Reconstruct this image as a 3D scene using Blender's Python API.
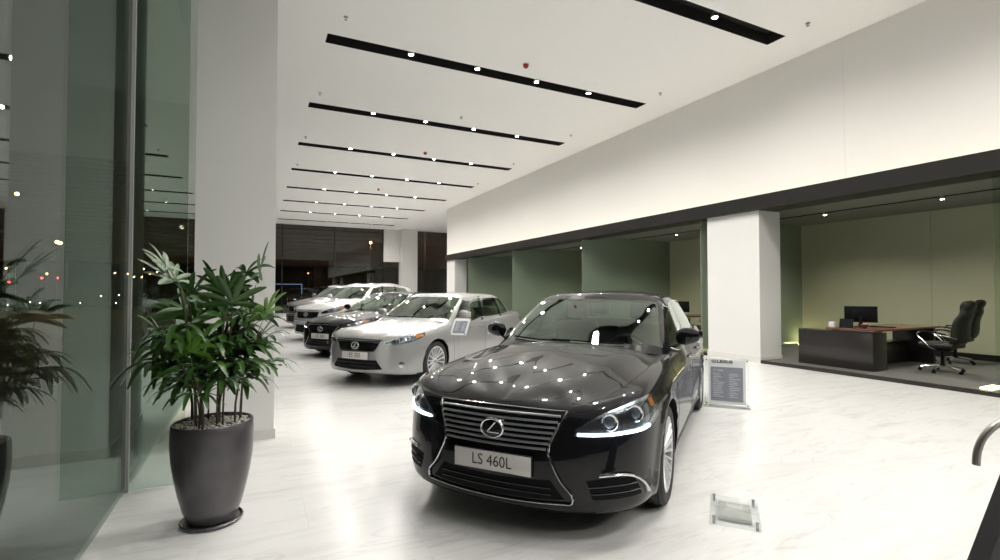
import bpy, bmesh, math, random
import numpy as np
from mathutils import Vector, Matrix
from mathutils.bvhtree import BVHTree

for o in list(bpy.data.objects): bpy.data.objects.remove(o)
SC = bpy.context.scene
COL = SC.collection
PI = math.pi
R_ = math.radians

# ------------------------------------------------------------------ camera, world, exposure
cam_d = bpy.data.cameras.new('camera'); cam = bpy.data.objects.new('camera', cam_d); COL.objects.link(cam)
cam_d.sensor_width = 36.0; cam_d.lens = 490.0 / 1000 * 36.0
cam_d.clip_start = 0.05; cam_d.clip_end = 600
cam.location = (0, 0, 1.5); cam.rotation_euler = (R_(91.3), 0, R_(-26.2))
SC.camera = cam
SC.view_settings.view_transform = 'Standard'; SC.view_settings.look = 'None'
SC.view_settings.gamma = 1.0; SC.view_settings.use_curve_mapping = False
SC.view_settings.exposure = 0.42
w = bpy.data.worlds.new('night'); SC.world = w; w.use_nodes = True
wn = w.node_tree.nodes; wl = w.node_tree.links
bg = wn['Background']; tc = wn.new('ShaderNodeTexCoord'); sx = wn.new('ShaderNodeSeparateXYZ'); cr = wn.new('ShaderNodeValToRGB')
wl.new(tc.outputs['Generated'], sx.inputs[0]); wl.new(sx.outputs['Z'], cr.inputs[0]); wl.new(cr.outputs[0], bg.inputs[0])
cr.color_ramp.elements[0].position = 0.0; cr.color_ramp.elements[0].color = (.030, .020, .014, 1)
cr.color_ramp.elements[1].position = 0.5; cr.color_ramp.elements[1].color = (.010, .010, .012, 1)
bg.inputs[1].default_value = 1.0
LAMP_W = 43.0          # watts of each ceiling spot
OFFICE_W = 38.0
FILL_W = 0

# ------------------------------------------------------------------ materials
MATS = {}
def mat(name, col=(.8, .8, .8), rough=.5, metal=0., coat=0., emit=None, es=1., spec=None, trans=None, coat_r=.02, noise=None, nscale=8.):
    if name in MATS: return MATS[name]
    m = bpy.data.materials.new(name); m.use_nodes = True; MATS[name] = m
    nt = m.node_tree; b = nt.nodes['Principled BSDF']
    b.inputs['Base Color'].default_value = (*col, 1); b.inputs['Roughness'].default_value = rough
    b.inputs['Metallic'].default_value = metal; b.inputs['Coat Weight'].default_value = coat; b.inputs['Coat Roughness'].default_value = coat_r
    if spec is not None: b.inputs['Specular IOR Level'].default_value = spec
    if emit: b.inputs['Emission Color'].default_value = (*emit, 1); b.inputs['Emission Strength'].default_value = es
    # slight procedural variation in every surface
    n = nt.nodes.new('ShaderNodeTexNoise'); n.inputs['Scale'].default_value = nscale
    tcn = nt.nodes.new('ShaderNodeTexCoord'); nt.links.new(tcn.outputs['Object'], n.inputs['Vector'])
    mx = nt.nodes.new('ShaderNodeMix'); mx.data_type = 'RGBA'
    a = noise if noise is not None else .06
    mx.inputs['A'].default_value = (*[c * (1 - a) for c in col], 1); mx.inputs['B'].default_value = (*[min(1, c * (1 + a)) for c in col], 1)
    nt.links.new(n.outputs['Fac'], mx.inputs['Factor']); nt.links.new(mx.outputs['Result'], b.inputs['Base Color'])
    return m
def glass_mat(name, tint=(.8, .9, .85), refl=.10, rough=0., fres=1.5, haze=0., hazecol=(.5, .6, .5)):
    """thin architectural glass: tinted see-through pane with a mirror-like surface"""
    if name in MATS: return MATS[name]
    m = bpy.data.materials.new(name); m.use_nodes = True; MATS[name] = m
    nt = m.node_tree; nt.nodes.clear(); N = nt.nodes.new; L = nt.links.new
    out = N('ShaderNodeOutputMaterial'); tr = N('ShaderNodeBsdfTransparent'); gl = N('ShaderNodeBsdfGlossy')
    tr.inputs[0].default_value = (*tint, 1); gl.inputs['Roughness'].default_value = rough
    gl.inputs[0].default_value = (.93, 1., .96, 1)
    fr = N('ShaderNodeLayerWeight'); fr.inputs['Blend'].default_value = .5; pw = N('ShaderNodeMath'); pw.operation = 'POWER'; pw.inputs[1].default_value = 3.5; L(fr.outputs['Facing'], pw.inputs[0])
    ma = N('ShaderNodeMath'); ma.operation = 'MULTIPLY_ADD'; ma.inputs[1].default_value = fres; ma.inputs[2].default_value = refl; ma.use_clamp = True
    L(pw.outputs[0], ma.inputs[0])
    mx = N('ShaderNodeMixShader'); L(ma.outputs[0], mx.inputs[0])
    if haze:
        df = N('ShaderNodeBsdfDiffuse'); df.inputs[0].default_value = (*hazecol, 1)
        m2 = N('ShaderNodeMixShader'); m2.inputs[0].default_value = haze
        L(tr.outputs[0], m2.inputs[1]); L(df.outputs[0], m2.inputs[2]); L(m2.outputs[0], mx.inputs[1])
    else: L(tr.outputs[0], mx.inputs[1])
    L(gl.outputs[0], mx.inputs[2]); L(mx.outputs[0], out.inputs[0])
    return m
def emis(name, col, s):
    if name in MATS: return MATS[name]
    m = bpy.data.materials.new(name); m.use_nodes = True; MATS[name] = m
    nt = m.node_tree; nt.nodes.clear()
    o = nt.nodes.new('ShaderNodeOutputMaterial'); e = nt.nodes.new('ShaderNodeEmission')
    e.inputs[0].default_value = (*col, 1); e.inputs[1].default_value = s; nt.links.new(e.outputs[0], o.inputs[0])
    return m
def marble():
    m = bpy.data.materials.new('white_marble'); m.use_nodes = True; nt = m.node_tree; N = nt.nodes.new; L = nt.links.new
    b = nt.nodes['Principled BSDF']; tcn = N('ShaderNodeTexCoord')
    mp = N('ShaderNodeMapping'); mp.inputs['Rotation'].default_value = (0, 0, R_(-28)); mp.inputs['Scale'].default_value = (.5, 2.6, 1)
    L(tcn.outputs['Object'], mp.inputs[0])
    # offset the veining from slab to slab
    br = N('ShaderNodeTexBrick'); br.offset = .5; br.inputs['Scale'].default_value = 1.0
    br.inputs['Brick Width'].default_value = 1.2; br.inputs['Row Height'].default_value = .9; br.inputs['Mortar Size'].default_value = .0022
    br.inputs['Color1'].default_value = (0, 0, 0, 1); br.inputs['Color2'].default_value = (1, 1, 1, 1); br.inputs['Mortar'].default_value = (.5, .5, .5, 1)
    br.inputs['Mortar Smooth'].default_value = .3
    mp2 = N('ShaderNodeMapping'); mp2.inputs['Location'].default_value = (.3, .25, 0); L(tcn.outputs['Object'], mp2.inputs[0]); L(mp2.outputs[0], br.inputs['Vector'])
    va = N('ShaderNodeVectorMath'); va.operation = 'MULTIPLY_ADD'; va.inputs[1].default_value = (7, 7, 3); L(br.outputs['Color'], va.inputs[0]); L(mp.outputs[0], va.inputs[2])
    n1 = N('ShaderNodeTexNoise'); n1.inputs['Scale'].default_value = 1.6; n1.inputs['Detail'].default_value = 8; n1.inputs['Roughness'].default_value = .62; n1.inputs['Distortion'].default_value = .9
    L(va.outputs[0], n1.inputs['Vector'])
    r1 = N('ShaderNodeValToRGB'); e = r1.color_ramp.elements
    e[0].position = .30; e[0].color = (.585, .58, .565, 1); e[1].position = .50; e[1].color = (.67, .67, .66, 1)
    L(n1.outputs['Fac'], r1.inputs[0])
    # thin veins
    n2 = N('ShaderNodeTexNoise'); n2.inputs['Scale'].default_value = 1.1; n2.inputs['Detail'].default_value = 6; n2.inputs['Distortion'].default_value = 1.3
    L(va.outputs[0], n2.inputs['Vector'])
    s1 = N('ShaderNodeMath'); s1.operation = 'SUBTRACT'; s1.inputs[1].default_value = .47; L(n2.outputs['Fac'], s1.inputs[0])
    s2 = N('ShaderNodeMath'); s2.operation = 'ABSOLUTE'; L(s1.outputs[0], s2.inputs[0])
    r2 = N('ShaderNodeValToRGB'); e = r2.color_ramp.elements; e[0].position = 0; e[0].color = (.86, .85, .83, 1); e[1].position = .012; e[1].color = (1, 1, 1, 1)
    L(s2.outputs[0], r2.inputs[0])
    mu = N('ShaderNodeMix'); mu.data_type = 'RGBA'; mu.blend_type = 'MULTIPLY'; mu.inputs['Factor'].default_value = .8
    L(r1.outputs[0], mu.inputs['A']); L(r2.outputs[0], mu.inputs['B'])
    m3 = N('ShaderNodeMix'); m3.data_type = 'RGBA'; m3.inputs['B'].default_value = (.60, .59, .56, 1)
    L(br.outputs['Fac'], m3.inputs['Factor']); L(mu.outputs['Result'], m3.inputs['A']); L(m3.outputs['Result'], b.inputs['Base Color'])
    b.inputs['Roughness'].default_value = .21; b.inputs['Specular IOR Level'].default_value = .45
    return m

M_white = mat('white_wall_paint', (.80, .785, .75), .6, noise=.01)
M_ceil = mat('white_ceiling_paint', (.92, .915, .895), .75, noise=.01)
M_col = mat('white_column_paint', (.66, .655, .64), .5, noise=.01)
M_skirt = mat('pale_stone_skirting', (.62, .61, .58), .35, noise=.08)
M_black = mat('black_metal_fascia', (.012, .011, .010), .5, spec=.25)
M_slot = mat('matt_black_slot', (.008, .008, .008), .7)
M_chrome = mat('chrome', (.75, .76, .78), .12, 1.0)
M_dchrome = mat('dark_chrome', (.42, .43, .45), .22, 1.0)
M_bplast = mat('black_plastic', (.006, .006, .007), .6, spec=.1)
M_gblack = mat('gloss_black', (.006, .006, .007), .08, coat=.6)
M_rubber = mat('tyre_rubber', (.014, .014, .014), .65)
M_lamp = emis('lamp_lens', (1, .94, .84), 60)
M_facade = glass_mat('facade_glass', (.72, .78, .75), .029, 0, .6)
M_fin = glass_mat('green_fin_glass', (.80, .86, .82), .05, 0, .8)
M_bwin = glass_mat('rear_window_glass', (.66, .67, .66), .045, 0, .8)
M_part = glass_mat('office_partition_glass', (.52, .62, .54), .04, .02, .8, haze=.72, hazecol=(.30, .36, .28))
M_carglass = glass_mat('car_glass', (.80, .85, .82), .055, 0, 1.0)
M_carglass_d = glass_mat('car_side_glass', (.62, .68, .62), .06, 0, 1.0)
M_lens = glass_mat('clear_lamp_cover', (.93, .95, .97), .03, 0, .8)
M_acryl = glass_mat('clear_acrylic', (.985, .99, .99), .01, 0, .35, haze=.03, hazecol=(.95, .97, .97))

# ------------------------------------------------------------------ helpers
def link(name, me, m=None, parent=None):
    o = bpy.data.objects.new(name, me); COL.objects.link(o)
    if m is not None:
        for x in (m if isinstance(m, (list, tuple)) else [m]): me.materials.append(x)
    if parent is not None: o.parent = parent
    return o
def mesh_from(name, V, F, m=None, parent=None, smooth=False, angle=None, mi=None):
    me = bpy.data.meshes.new(name); me.from_pydata([tuple(map(float, v)) for v in V], [], [tuple(int(i) for i in f) for f in F]); me.validate(); 
    if smooth or angle: me.shade_smooth()
    if angle: me.set_sharp_from_angle(angle=R_(angle))
    o = link(name, me, m, parent)
    if mi is not None and len(me.polygons) == len(mi): me.polygons.foreach_set('material_index', list(mi))
    me.update()
    return o
class MB:
    def __init__(s): s.V = []; s.F = []
    def add(s, V, F):
        k = len(s.V); s.V += [tuple(v) for v in V]; s.F += [tuple(i + k for i in f) for f in F]; return s
    def box(s, x0, x1, y0, y1, z0, z1, M=None, bev=0):
        if bev > 0:
            bm = bmesh.new(); bmesh.ops.create_cube(bm, size=1)
            for v in bm.verts: v.co = Vector(((x0 + x1) / 2 + v.co.x * (x1 - x0), (y0 + y1) / 2 + v.co.y * (y1 - y0), (z0 + z1) / 2 + v.co.z * (z1 - z0)))
            bmesh.ops.bevel(bm, geom=bm.edges[:], offset=bev, segments=2, affect='EDGES', profile=.5)
            if M is not None: bmesh.ops.transform(bm, matrix=M, verts=bm.verts)
            bm.verts.index_update()
            s.add([v.co[:] for v in bm.verts], [[v.index for v in f.verts] for f in bm.faces]); bm.free(); return s
        V = [Vector((x, y, z)) for x in (x0, x1) for y in (y0, y1) for z in (z0, z1)]
        if M is not None: V = [M @ v for v in V]
        return s.add(V, [(0, 1, 3, 2), (4, 6, 7, 5), (0, 4, 5, 1), (2, 3, 7, 6), (0, 2, 6, 4), (1, 5, 7, 3)])
    def tube(s, pts, r, n=8, r2=None, up=(0, 0, 1), closed=False, caps=True):
        """sweep an ellipse (r sideways, r2 along the up direction) along pts; r may be a list"""
        P = [Vector(p) for p in pts]; k = len(P); rings = []
        for i, p in enumerate(P):
            if closed: t = P[(i + 1) % k] - P[i - 1]
            else: t = P[min(i + 1, k - 1)] - P[max(i - 1, 0)]
            t.normalize(); u = Vector(up)
            if abs(t.dot(u)) > .97: u = Vector((1, 0, 0)) if abs(t.x) < .9 else Vector((0, 1, 0))
            a = t.cross(u).normalized(); b = a.cross(t).normalized()
            ri = r[i] if isinstance(r, (list, tuple)) else r
            rj = (r2[i] if isinstance(r2, (list, tuple)) else r2) if r2 is not None else ri
            rings.append([p + a * ri * math.cos(2 * PI * j / n) + b * rj * math.sin(2 * PI * j / n) for j in range(n)])
        V = [v for rg in rings for v in rg]; F = []
        for i in range(k if closed else k - 1):
            i2 = (i + 1) % k
            for j in range(n): F.append((i * n + j, i * n + (j + 1) % n, i2 * n + (j + 1) % n, i2 * n + j))
        if caps and not closed: F.append(tuple(range(n))[::-1]); F.append(tuple((k - 1) * n + j for j in range(n)))
        return s.add(V, F)
    def lathe(s, prof, n=32, M=None, closed=False):
        """prof list of (r,z) about local z"""
        V = []; F = []
        for (r, z) in prof:
            for j in range(n): V.append(Vector((r * math.cos(2 * PI * j / n), r * math.sin(2 * PI * j / n), z)))
        k = len(prof)
        for i in range(k if closed else k - 1):
            i2 = (i + 1) % k
            for j in range(n): F.append((i * n + j, i * n + (j + 1) % n, i2 * n + (j + 1) % n, i2 * n + j))
        if not closed:
            if prof[0][0] > 1e-4: F.append(tuple(range(n))[::-1])
            if prof[-1][0] > 1e-4: F.append(tuple((k - 1) * n + j for j in range(n)))
        if M is not None: V = [M @ v for v in V]
        return s.add(V, F)
    def build(s, name, m, parent=None, angle=35, **k):
        return mesh_from(name, s.V, s.F, m, parent, angle=angle, **k)
def box_obj(name, x0, x1, y0, y1, z0, z1, m, parent=None, bev=0, M=None):
    return MB().box(x0, x1, y0, y1, z0, z1, M=M, bev=bev).build(name, m, parent)
def thing(name, label, cat, loc=(0, 0, 0), rz=0, group=None):
    o = bpy.data.objects.new(name, None); COL.objects.link(o); o.location = loc; o.rotation_euler = (0, 0, rz); o.empty_display_size = .1
    return tag(o, label, cat, group)
def tag(o, label, cat, group=None, kind=None):
    o['label'] = label; o['category'] = cat
    if group: o['group'] = group
    if kind: o['kind'] = kind
    return o
def struct(o): o['kind'] = 'structure'; return o
def copy_tree(o, parent=None):
    c = o.copy(); COL.objects.link(c)
    if parent is not None: c.parent = parent
    for ch in list(o.children): copy_tree(ch, c)
    return c
def nspline(t, P, tq):
    """natural cubic spline through P at knots t, evaluated at tq"""
    t = np.asarray(t, float); P = np.asarray(P, float); n = len(t); h = np.diff(t)
    A = np.zeros((n, n)); B = np.zeros((n, P.shape[1])); A[0, 0] = A[-1, -1] = 1
    for i in range(1, n - 1):
        A[i, i - 1] = h[i - 1]; A[i, i] = 2 * (h[i - 1] + h[i]); A[i, i + 1] = h[i]
        B[i] = 6 * ((P[i + 1] - P[i]) / h[i] - (P[i] - P[i - 1]) / h[i - 1])
    Mm = np.linalg.solve(A, B)
    tq = np.asarray(tq, float); k = np.clip(np.searchsorted(t, tq, side='right') - 1, 0, n - 2)
    dx = (tq - t[k])[:, None]; hk = h[k][:, None]
    return (P[k] + dx * ((P[k + 1] - P[k]) / hk - hk * (2 * Mm[k] + Mm[k + 1]) / 6) + dx ** 2 * Mm[k] / 2 + dx ** 3 * (Mm[k + 1] - Mm[k]) / (6 * hk))
def chord(P):
    P = np.asarray(P, float); return np.concatenate([[0], np.cumsum(np.linalg.norm(np.diff(P, axis=0), axis=1) + 1e-6)])
def smooth_line(P, n):
    t = chord(P); return nspline(t, P, np.linspace(0, t[-1], n))
def text_mesh(name, s, size, m, parent, M, extrude=.0008, align='CENTER', sx=1., offset=0.):
    cu = bpy.data.curves.new(name, 'FONT'); cu.body = s; cu.size = size; cu.extrude = extrude; cu.align_x = align; cu.align_y = 'CENTER'; cu.resolution_u = 3; cu.offset = offset
    t = bpy.data.objects.new(name + '_tmp', cu); COL.objects.link(t)
    bpy.context.view_layer.update(); dg = bpy.context.evaluated_depsgraph_get()
    me = bpy.data.meshes.new_from_object(t.evaluated_get(dg)); bpy.data.objects.remove(t); bpy.data.curves.remove(cu)
    me.transform(M @ Matrix.Diagonal((sx, 1, 1, 1))); me.name = name
    me.materials.clear()
    return link(name, me, m, parent)

# ================================================================== THE SETTING
ZC = 6.08; XW = 9.4; XF = -.88; YB = 36.4; YN = -5.0
SLOT_Y = [5.72 + 3.53 * k for k in range(-3, 9)]      # centres of the slots in the ceiling
SX0, SX1, SWH = 1.05, 8.45, .18
fl = box_obj('floor', XF - .02, XW + .02, YN, 25.9, -.12, 0, marble()); struct(fl)
fb = MB(); fb.box(XF - .02, 16, 25.9, YB, -.12, 0); struct(fb.build('floor_rear', fl.data.materials[0]))
# ceiling with openings for the light slots
cb = MB(); yprev = YN
for y in SLOT_Y:
    if y - SWH > yprev: cb.box(XF, 16, yprev, y - SWH, ZC, ZC + .25)
    cb.box(XF, SX0, y - SWH, y + SWH, ZC, ZC + .25); cb.box(SX1, 16, y - SWH, y + SWH, ZC, ZC + .25)
    yprev = y + SWH
cb.box(XF, 16, yprev, YB, ZC, ZC + .25)
struct(cb.build('ceiling', M_ceil))
# right hand bulkhead wall above the offices
wb = MB()
for y0, y1 in [(YN, 1.2), (1.203, 5.1), (5.103, 25.8)]: wb.box(XW, XW + .5, y0, y1, 3.5, ZC)
struct(wb.build('wall_right', M_white))
bd = MB(); bd.box(XW - .12, XW + .5, YN, 25.8, 3.20, 3.43); bd.box(XW - .12, XW - .105, YN, 25.8, 3.43, 3.495); struct(bd.build('trim_1', M_black))
cv = MB(); cv.box(XW - .08, XW - .04, YN, 25.7, 3.432, 3.442)
tag(cv.build('cove_light_strip', emis('cove_led', (1, .80, .50), 5)), 'warm light strip on top of the long black fascia along the right wall', 'light')
# pillar by the glass wall
def pillar(name, x0, x1, y0, y1, z1, m=M_col, sk=.1):
    p = MB(); p.box(x0, x1, y0, y1, 0, z1); o = struct(p.build(name, m))
    if sk:
        b = MB(); b.box(x0 - .015, x1 + .015, y0 - .015, y1 + .015, 0, sk); b.build('baseboard', M_skirt, o)
    return o
pillar('wall_pillar_left', -.56, .15, 5.54, 6.9, ZC, m=mat('grey_white_pillar_paint', (.74, .735, .715), .5, noise=.01))
pillar('wall_column_right', XW, 10.08, 6.8, 8.12, 3.20, sk=.13)
pillar('wall_column_far', XW, 10.08, 24.6, 25.8, 3.20, sk=.13)
pillar('wall_column_near', XW, 10.08, -1.0, .3, 3.20, sk=.13)
# glass wall on the left: one long pane row and a perpendicular glass fin
g = MB()
for y0, y1 in [(YN, -.5), (-.49, 4.53), (4.55, 9.4), (9.41, 14.3), (14.31, 19.2), (19.21, 24.1), (24.11, 30), (30.01, YB)]:
    g.box(XF - .012, XF, y0, y1, 0, ZC)
struct(g.build('window_1', M_facade))
fin = MB(); fin.box(XF + .02, -.505, 4.53, 4.545, .01, ZC); fo = struct(fin.build('window_2', M_fin))
m_ = MB(); m_.box(XF, XF + .022, 4.522, 4.553, 0, ZC); m_.build('window_frame', mat('satin_aluminium', (.45, .45, .44), .35, .4), fo)
m_ = MB(); m_.box(XF - .03, XF + .004, YN, YB, -.05, .002); struct(m_.build('trim_2', M_skirt))
# transom beam and outer soffit seen through the glass
m_ = MB(); m_.box(XF - .30, XF - .03, YN, YB, ZC - .05, ZC + .3); struct(m_.build('trim_3', M_black))
# end window wall
g = MB(); g.box(XF, 8.25, YB, YB + .012, 0, ZC); g.box(8.25, 9.5, YB, YB + .012, 0, 3.67); g.box(10.6, 16, YB, YB + .012, 0, ZC)
wo = struct(g.build('window_3', M_bwin))
m_ = MB()
for x in (1.4, 4.78, 8.25, 11.5, 14): m_.box(x - .03, x + .03, YB - .08, YB + .10, 0, ZC)
m_.build('window_frame', M_black, wo)
pb = MB(); pb.box(8.25, 9.45, YB - .3, YB - .02, 3.67, ZC); struct(pb.build('wall_back_box', M_col))
pillar('wall_column_back', 9.45, 10.6, YB - .9, YB + .3, ZC, sk=.12)
wr = MB(); wr.box(16, 16.2, 25.8, YB, 0, ZC); wr.box(9.9, 16, 25.6, 25.8, 0, ZC); struct(wr.build('wall_rear_right', M_white))
nb = MB(); nb.box(XF, 16, YN - .02, YN, 0, ZC); struct(nb.build('window_4', M_facade))

# offices behind the black fascia: raised carpet, green frosted back wall, glass partitions
PZ = .06
M_carpet = mat('grey_office_carpet', (.10, .098, .09), .9, noise=.35, nscale=60)
M_ogreen = mat('green_back_painted_glass', (.36, .38, .25), .3, coat=.5, noise=.05, nscale=1.5)
M_ogrey = mat('pale_frosted_glass', (.42, .43, .31), .3, coat=.5, noise=.04, nscale=1.5)
M_oceil = mat('grey_office_ceiling', (.17, .18, .16), .5, noise=.03)
m_ = MB(); m_.box(XW + .02, 13.6, YN, 25.6, -.12, PZ); struct(m_.build('floor_office', M_carpet))
m_ = MB(); m_.box(XW - .02, XW + .03, YN, 6.785, -.01, PZ + .005); m_.box(XW - .02, XW + .03, 8.14, 24.58, -.01, PZ + .005); struct(m_.build('trim_4', mat('black_granite_step', (.02, .018, .016), .25, noise=.3)))
m_ = MB(); m_.box(XW + .5, 13.6, YN, 25.6, 3.3, 3.4); struct(m_.build('ceiling_office', M_oceil))
PARTS = [3.2, 8.46, 13.3, 18.25, 23.12]
m_ = MB(); mg = MB(); ye = YN
for y in PARTS + [25.6]:
    k = ye
    m_.box(13.5, 13.56, ye, ye + .45 * (y - ye), PZ, 3.3); m_.box(13.5, 13.56, ye + .45 * (y - ye) + .006, y, PZ, 3.3); ye = y
struct(m_.build('wall_office_back', M_ogrey))
m_ = MB(); m_.box(13.46, 13.50, YN, 25.6, PZ, PZ + .13); struct(m_.build('baseboard_office', M_black))
for i, y in enumerate(PARTS):
    m_ = MB(); m_.box(9.56, 13.45, y - .006, y + .006, PZ, 3.3)
    struct(m_.build('window_%d' % (5 + i), M_part if i != 0 else glass_mat('clear_partition', (.88, .93, .88), .03, 0, .6)))
m_ = MB(); m_.box(11.58, 11.64, YN, 25.5, 3.285, 3.301); struct(m_.build('trim_5', M_slot))

# outside: dark forecourt, building opposite, far ground
M_asph = mat('dark_forecourt_paving', (.035, .033, .030), .5, noise=.3, nscale=2)
m_ = MB(); m_.box(-260, XF - .03, -140, 260, -.3, -.14); m_.box(XF - .03, 260, YB + .02, 260, -.3, -.14); m_.box(XF-.03, 260, -140, YN - .03, -.3, -.14); struct(m_.build('ground_outside', M_asph))

# ------------------------------------------------------------------ ceiling light slots
M_lamphead = mat('brushed_lamp_ring', (.5, .5, .5), .3, 1.)
names = ['behind the camera, farthest back', 'behind the camera, second', 'straight above the camera', 'nearest in view at the top right corner', 'second nearest, four bright spots above the black sedan', 'third nearest, above the front of the silver sedan',
         'fourth from the top right corner of the ceiling', 'fifth from the top right corner of the ceiling', 'sixth from the top right corner of the ceiling', 'seventh, third from the rear window', 'eighth, last but one before the rear window', 'last one in front of the rear window']
# one lamp head shared by all
lamp_mb = MB(); lamp_mb.lathe([(.045, .0), (.062, .0), (.066, .012), (.060, .07), (.03, .10), (.0, .10)], 16)
lens_mb = MB(); lens_mb.lathe([(.0, .006), (.045, .006), (.045, .010), (0, .010)], 16)
ld = bpy.data.lights.new('ceiling_spot', 'SPOT'); ld.energy = LAMP_W * 4; ld.spot_size = R_(160); ld.spot_blend = .75; ld.shadow_soft_size = .05; ld.color = (1, .965, .915)
proto = None
for i, y in enumerate(SLOT_Y):
    if i == 0: 
        pass
    root = thing('ceiling_light_slot', 'long black recessed ceiling light slot, ' + names[i], 'ceiling light', (0, y, ZC), group='recessed ceiling light slots')
    tb = MB(); t = .01
    tb.box(SX0, SX1, -SWH, SWH, .20, .21); tb.box(SX0, SX1, -SWH, -SWH + t, .001, .2); tb.box(SX0, SX1, SWH - t, SWH, .001, .2); tb.box(SX0, SX0 + t, -SWH, SWH, .001, .2); tb.box(SX1 - t, SX1, -SWH, SWH, .001, .2)
    tb.build('trough', M_slot, root)
    for x in (1.25, 2.62, 4.03, 5.45, 6.85, 8.25) if False else (2.62, 4.03, 5.45, 6.85):
        h = MB(); h.V = [(v[0] + x, v[1], v[2] + .03) for v in lamp_mb.V]; h.F = lamp_mb.F[:]
        hh = h.build('spot_lamp', M_lamphead, root)
        h = MB(); h.V = [(v[0] + x, v[1], v[2] + .022) for v in lens_mb.V]; h.F = lens_mb.F[:]
        h.build('lamp_lens', M_lamp, hh)
        lo = bpy.data.objects.new('spot_light', ld); COL.objects.link(lo); lo.parent = root; lo.location = (x, 0, .0)
# office down lights
ldo = bpy.data.lights.new('office_spot', 'SPOT'); ldo.energy = OFFICE_W * 4; ldo.spot_size = R_(140); ldo.spot_blend = .9; ldo.shadow_soft_size = .05; ldo.color = (1, .95, .8)
first = None
for k, y in enumerate([1.5, 4.6, 6.75, 11.2, 16.2, 21.2, -1.5]):
    lab = ['first office spot lamp before the right hand partition', 'spot lamp in the office slot above the leather chairs', 'spot lamp in the office slot above the desk edge'][k] if k < 3 else 'small office spot lamp in the ceiling slot beyond the big white column'
    if first is None:
        first = thing('office_spot_lamp', lab, 'spot lamp', (11.61, y, 3.24), group='office ceiling spot lamps')
        MB().lathe([(.032, .0), (.042, .0), (.042, .055), (.0, .055)], 14).build('lamp_ring', M_lamphead, first)
        MB().lathe([(0, -.002), (.032, -.002), (.032, .002), (0, .002)], 14).build('lamp_lens', emis('office_lens', (1, .93, .8), 30), first)
    else:
        c = copy_tree(first); c.location = (11.61, y, 3.24); c['label'] = lab
    lo = bpy.data.objects.new('office_light', ldo); COL.objects.link(lo); lo.location = (11.61, y, 3.22)
# in-floor uplights washing the office partitions
for k, (x, y, lab) in enumerate([(13.32, 8.25, 'glowing yellow floor uplight in the corner beyond the white column'), (9.85, 3.33, 'glowing yellow floor uplight at the right edge of the carpet'), (9.8, 8.6, 'floor uplight just behind the white column'),
                                 (13.3, 13.1, 'floor uplight at the far office corner'), (13.3, 18.0, 'floor uplight in the farthest office corner')]):
    u = MB(); u.box(x - .28, x + .12, y - .07, y + .07, PZ, PZ + .02, bev=.005)
    tag(u.build('floor_uplight', emis('uplight_glow', (1, .88, .38), 15)), lab, 'floor light', 'office floor uplights')
# smoke detectors and sprinklers
for (x, y, red, lab) in [(1.26, 8.39, 0, 'small grey sprinkler head left of the second light slot'), (4.79, 8.55, 1, 'red fire detector between the two nearest light slots'), (1.22, 11.91, 0, 'small sprinkler head at the left end of the third light slot'),
                   (4.73, 11.93, 0, 'small sprinkler head above the middle of the third light slot'), (8.17, 11.89, 0, 'sprinkler head near the right end of the third slot'), (4.88, 15.5, 1, 'red fire detector over the middle of the fourth slot'),
                   (8.17, 15.5, 0, 'sprinkler head near the right end of the fourth slot'), (4.76, 22, 1, 'tiny red fire detector far down the ceiling'), (8.37, 5.1, 0, 'sprinkler head nearest the top right ceiling corner'), (8.28, 8.44, 0, 'sprinkler head between the second slot and the right wall'),
                   (1.2, 15.5, 0, 'tiny sprinkler head left of the fourth slot'), (8.3, 19, 0, 'sprinkler head right of the fifth slot'), (1.2, 19, 0, 'tiny sprinkler head left of the fifth slot')]:
    if red:
        r = thing('fire_detector', lab, 'fire detector', (x, y, ZC)); 
        MB().lathe([(.0, -.085), (.03, -.08), (.05, -.06), (.055, -.03), (.05, -.015), (0, -.015)], 16).build('detector_body', mat('red_detector', (.35, .02, .015), .4), r)
        MB().lathe([(.065, 0), (.065, -.015), (0, -.015)], 16).build('detector_base', M_lamphead, r)
    else:
        r = thing('sprinkler_head', lab, 'sprinkler', (x, y, ZC))
        MB().lathe([(.04, 0), (.04, -.008), (.012, -.012), (.01, -.04), (0, -.04)], 12).build('sprinkler_body', M_dchrome, r)
        MB().lathe([(0, -.045), (.028, -.045), (.028, -.05), (0, -.05)], 12).build('deflector', M_dchrome, r)

# ================================================================== CARS
def carpaint(name, col, metal=.0, rough=.25):
    m = mat(name, col, rough, metal, coat=(.7 if sum(col) < .1 else 1.0), coat_r=.015, noise=.02, nscale=3, spec=(.04 if sum(col) < .1 else .5))
    return m
M_seat = mat('pale_leather', (.42, .38, .31), .5)
M_dash = mat('dark_dash', (.03, .03, .03), .5)
M_seatd = mat('grey_leather', (.16, .15, .14), .5)
M_drl = emis('day_running_light', (.85, .93, 1), 7)
M_amber = mat('amber_reflector', (.55, .17, .02), .15, coat=.5)
M_bowl = mat('headlamp_bowl', (.45, .46, .48), .18, .9)
M_plate = mat('white_number_plate', (.62, .60, .58), .35)
M_ink = mat('plate_ink', (.01, .01, .01), .5)
M_platefr = mat('plate_frame', (.02, .02, .02), .4)

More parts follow.
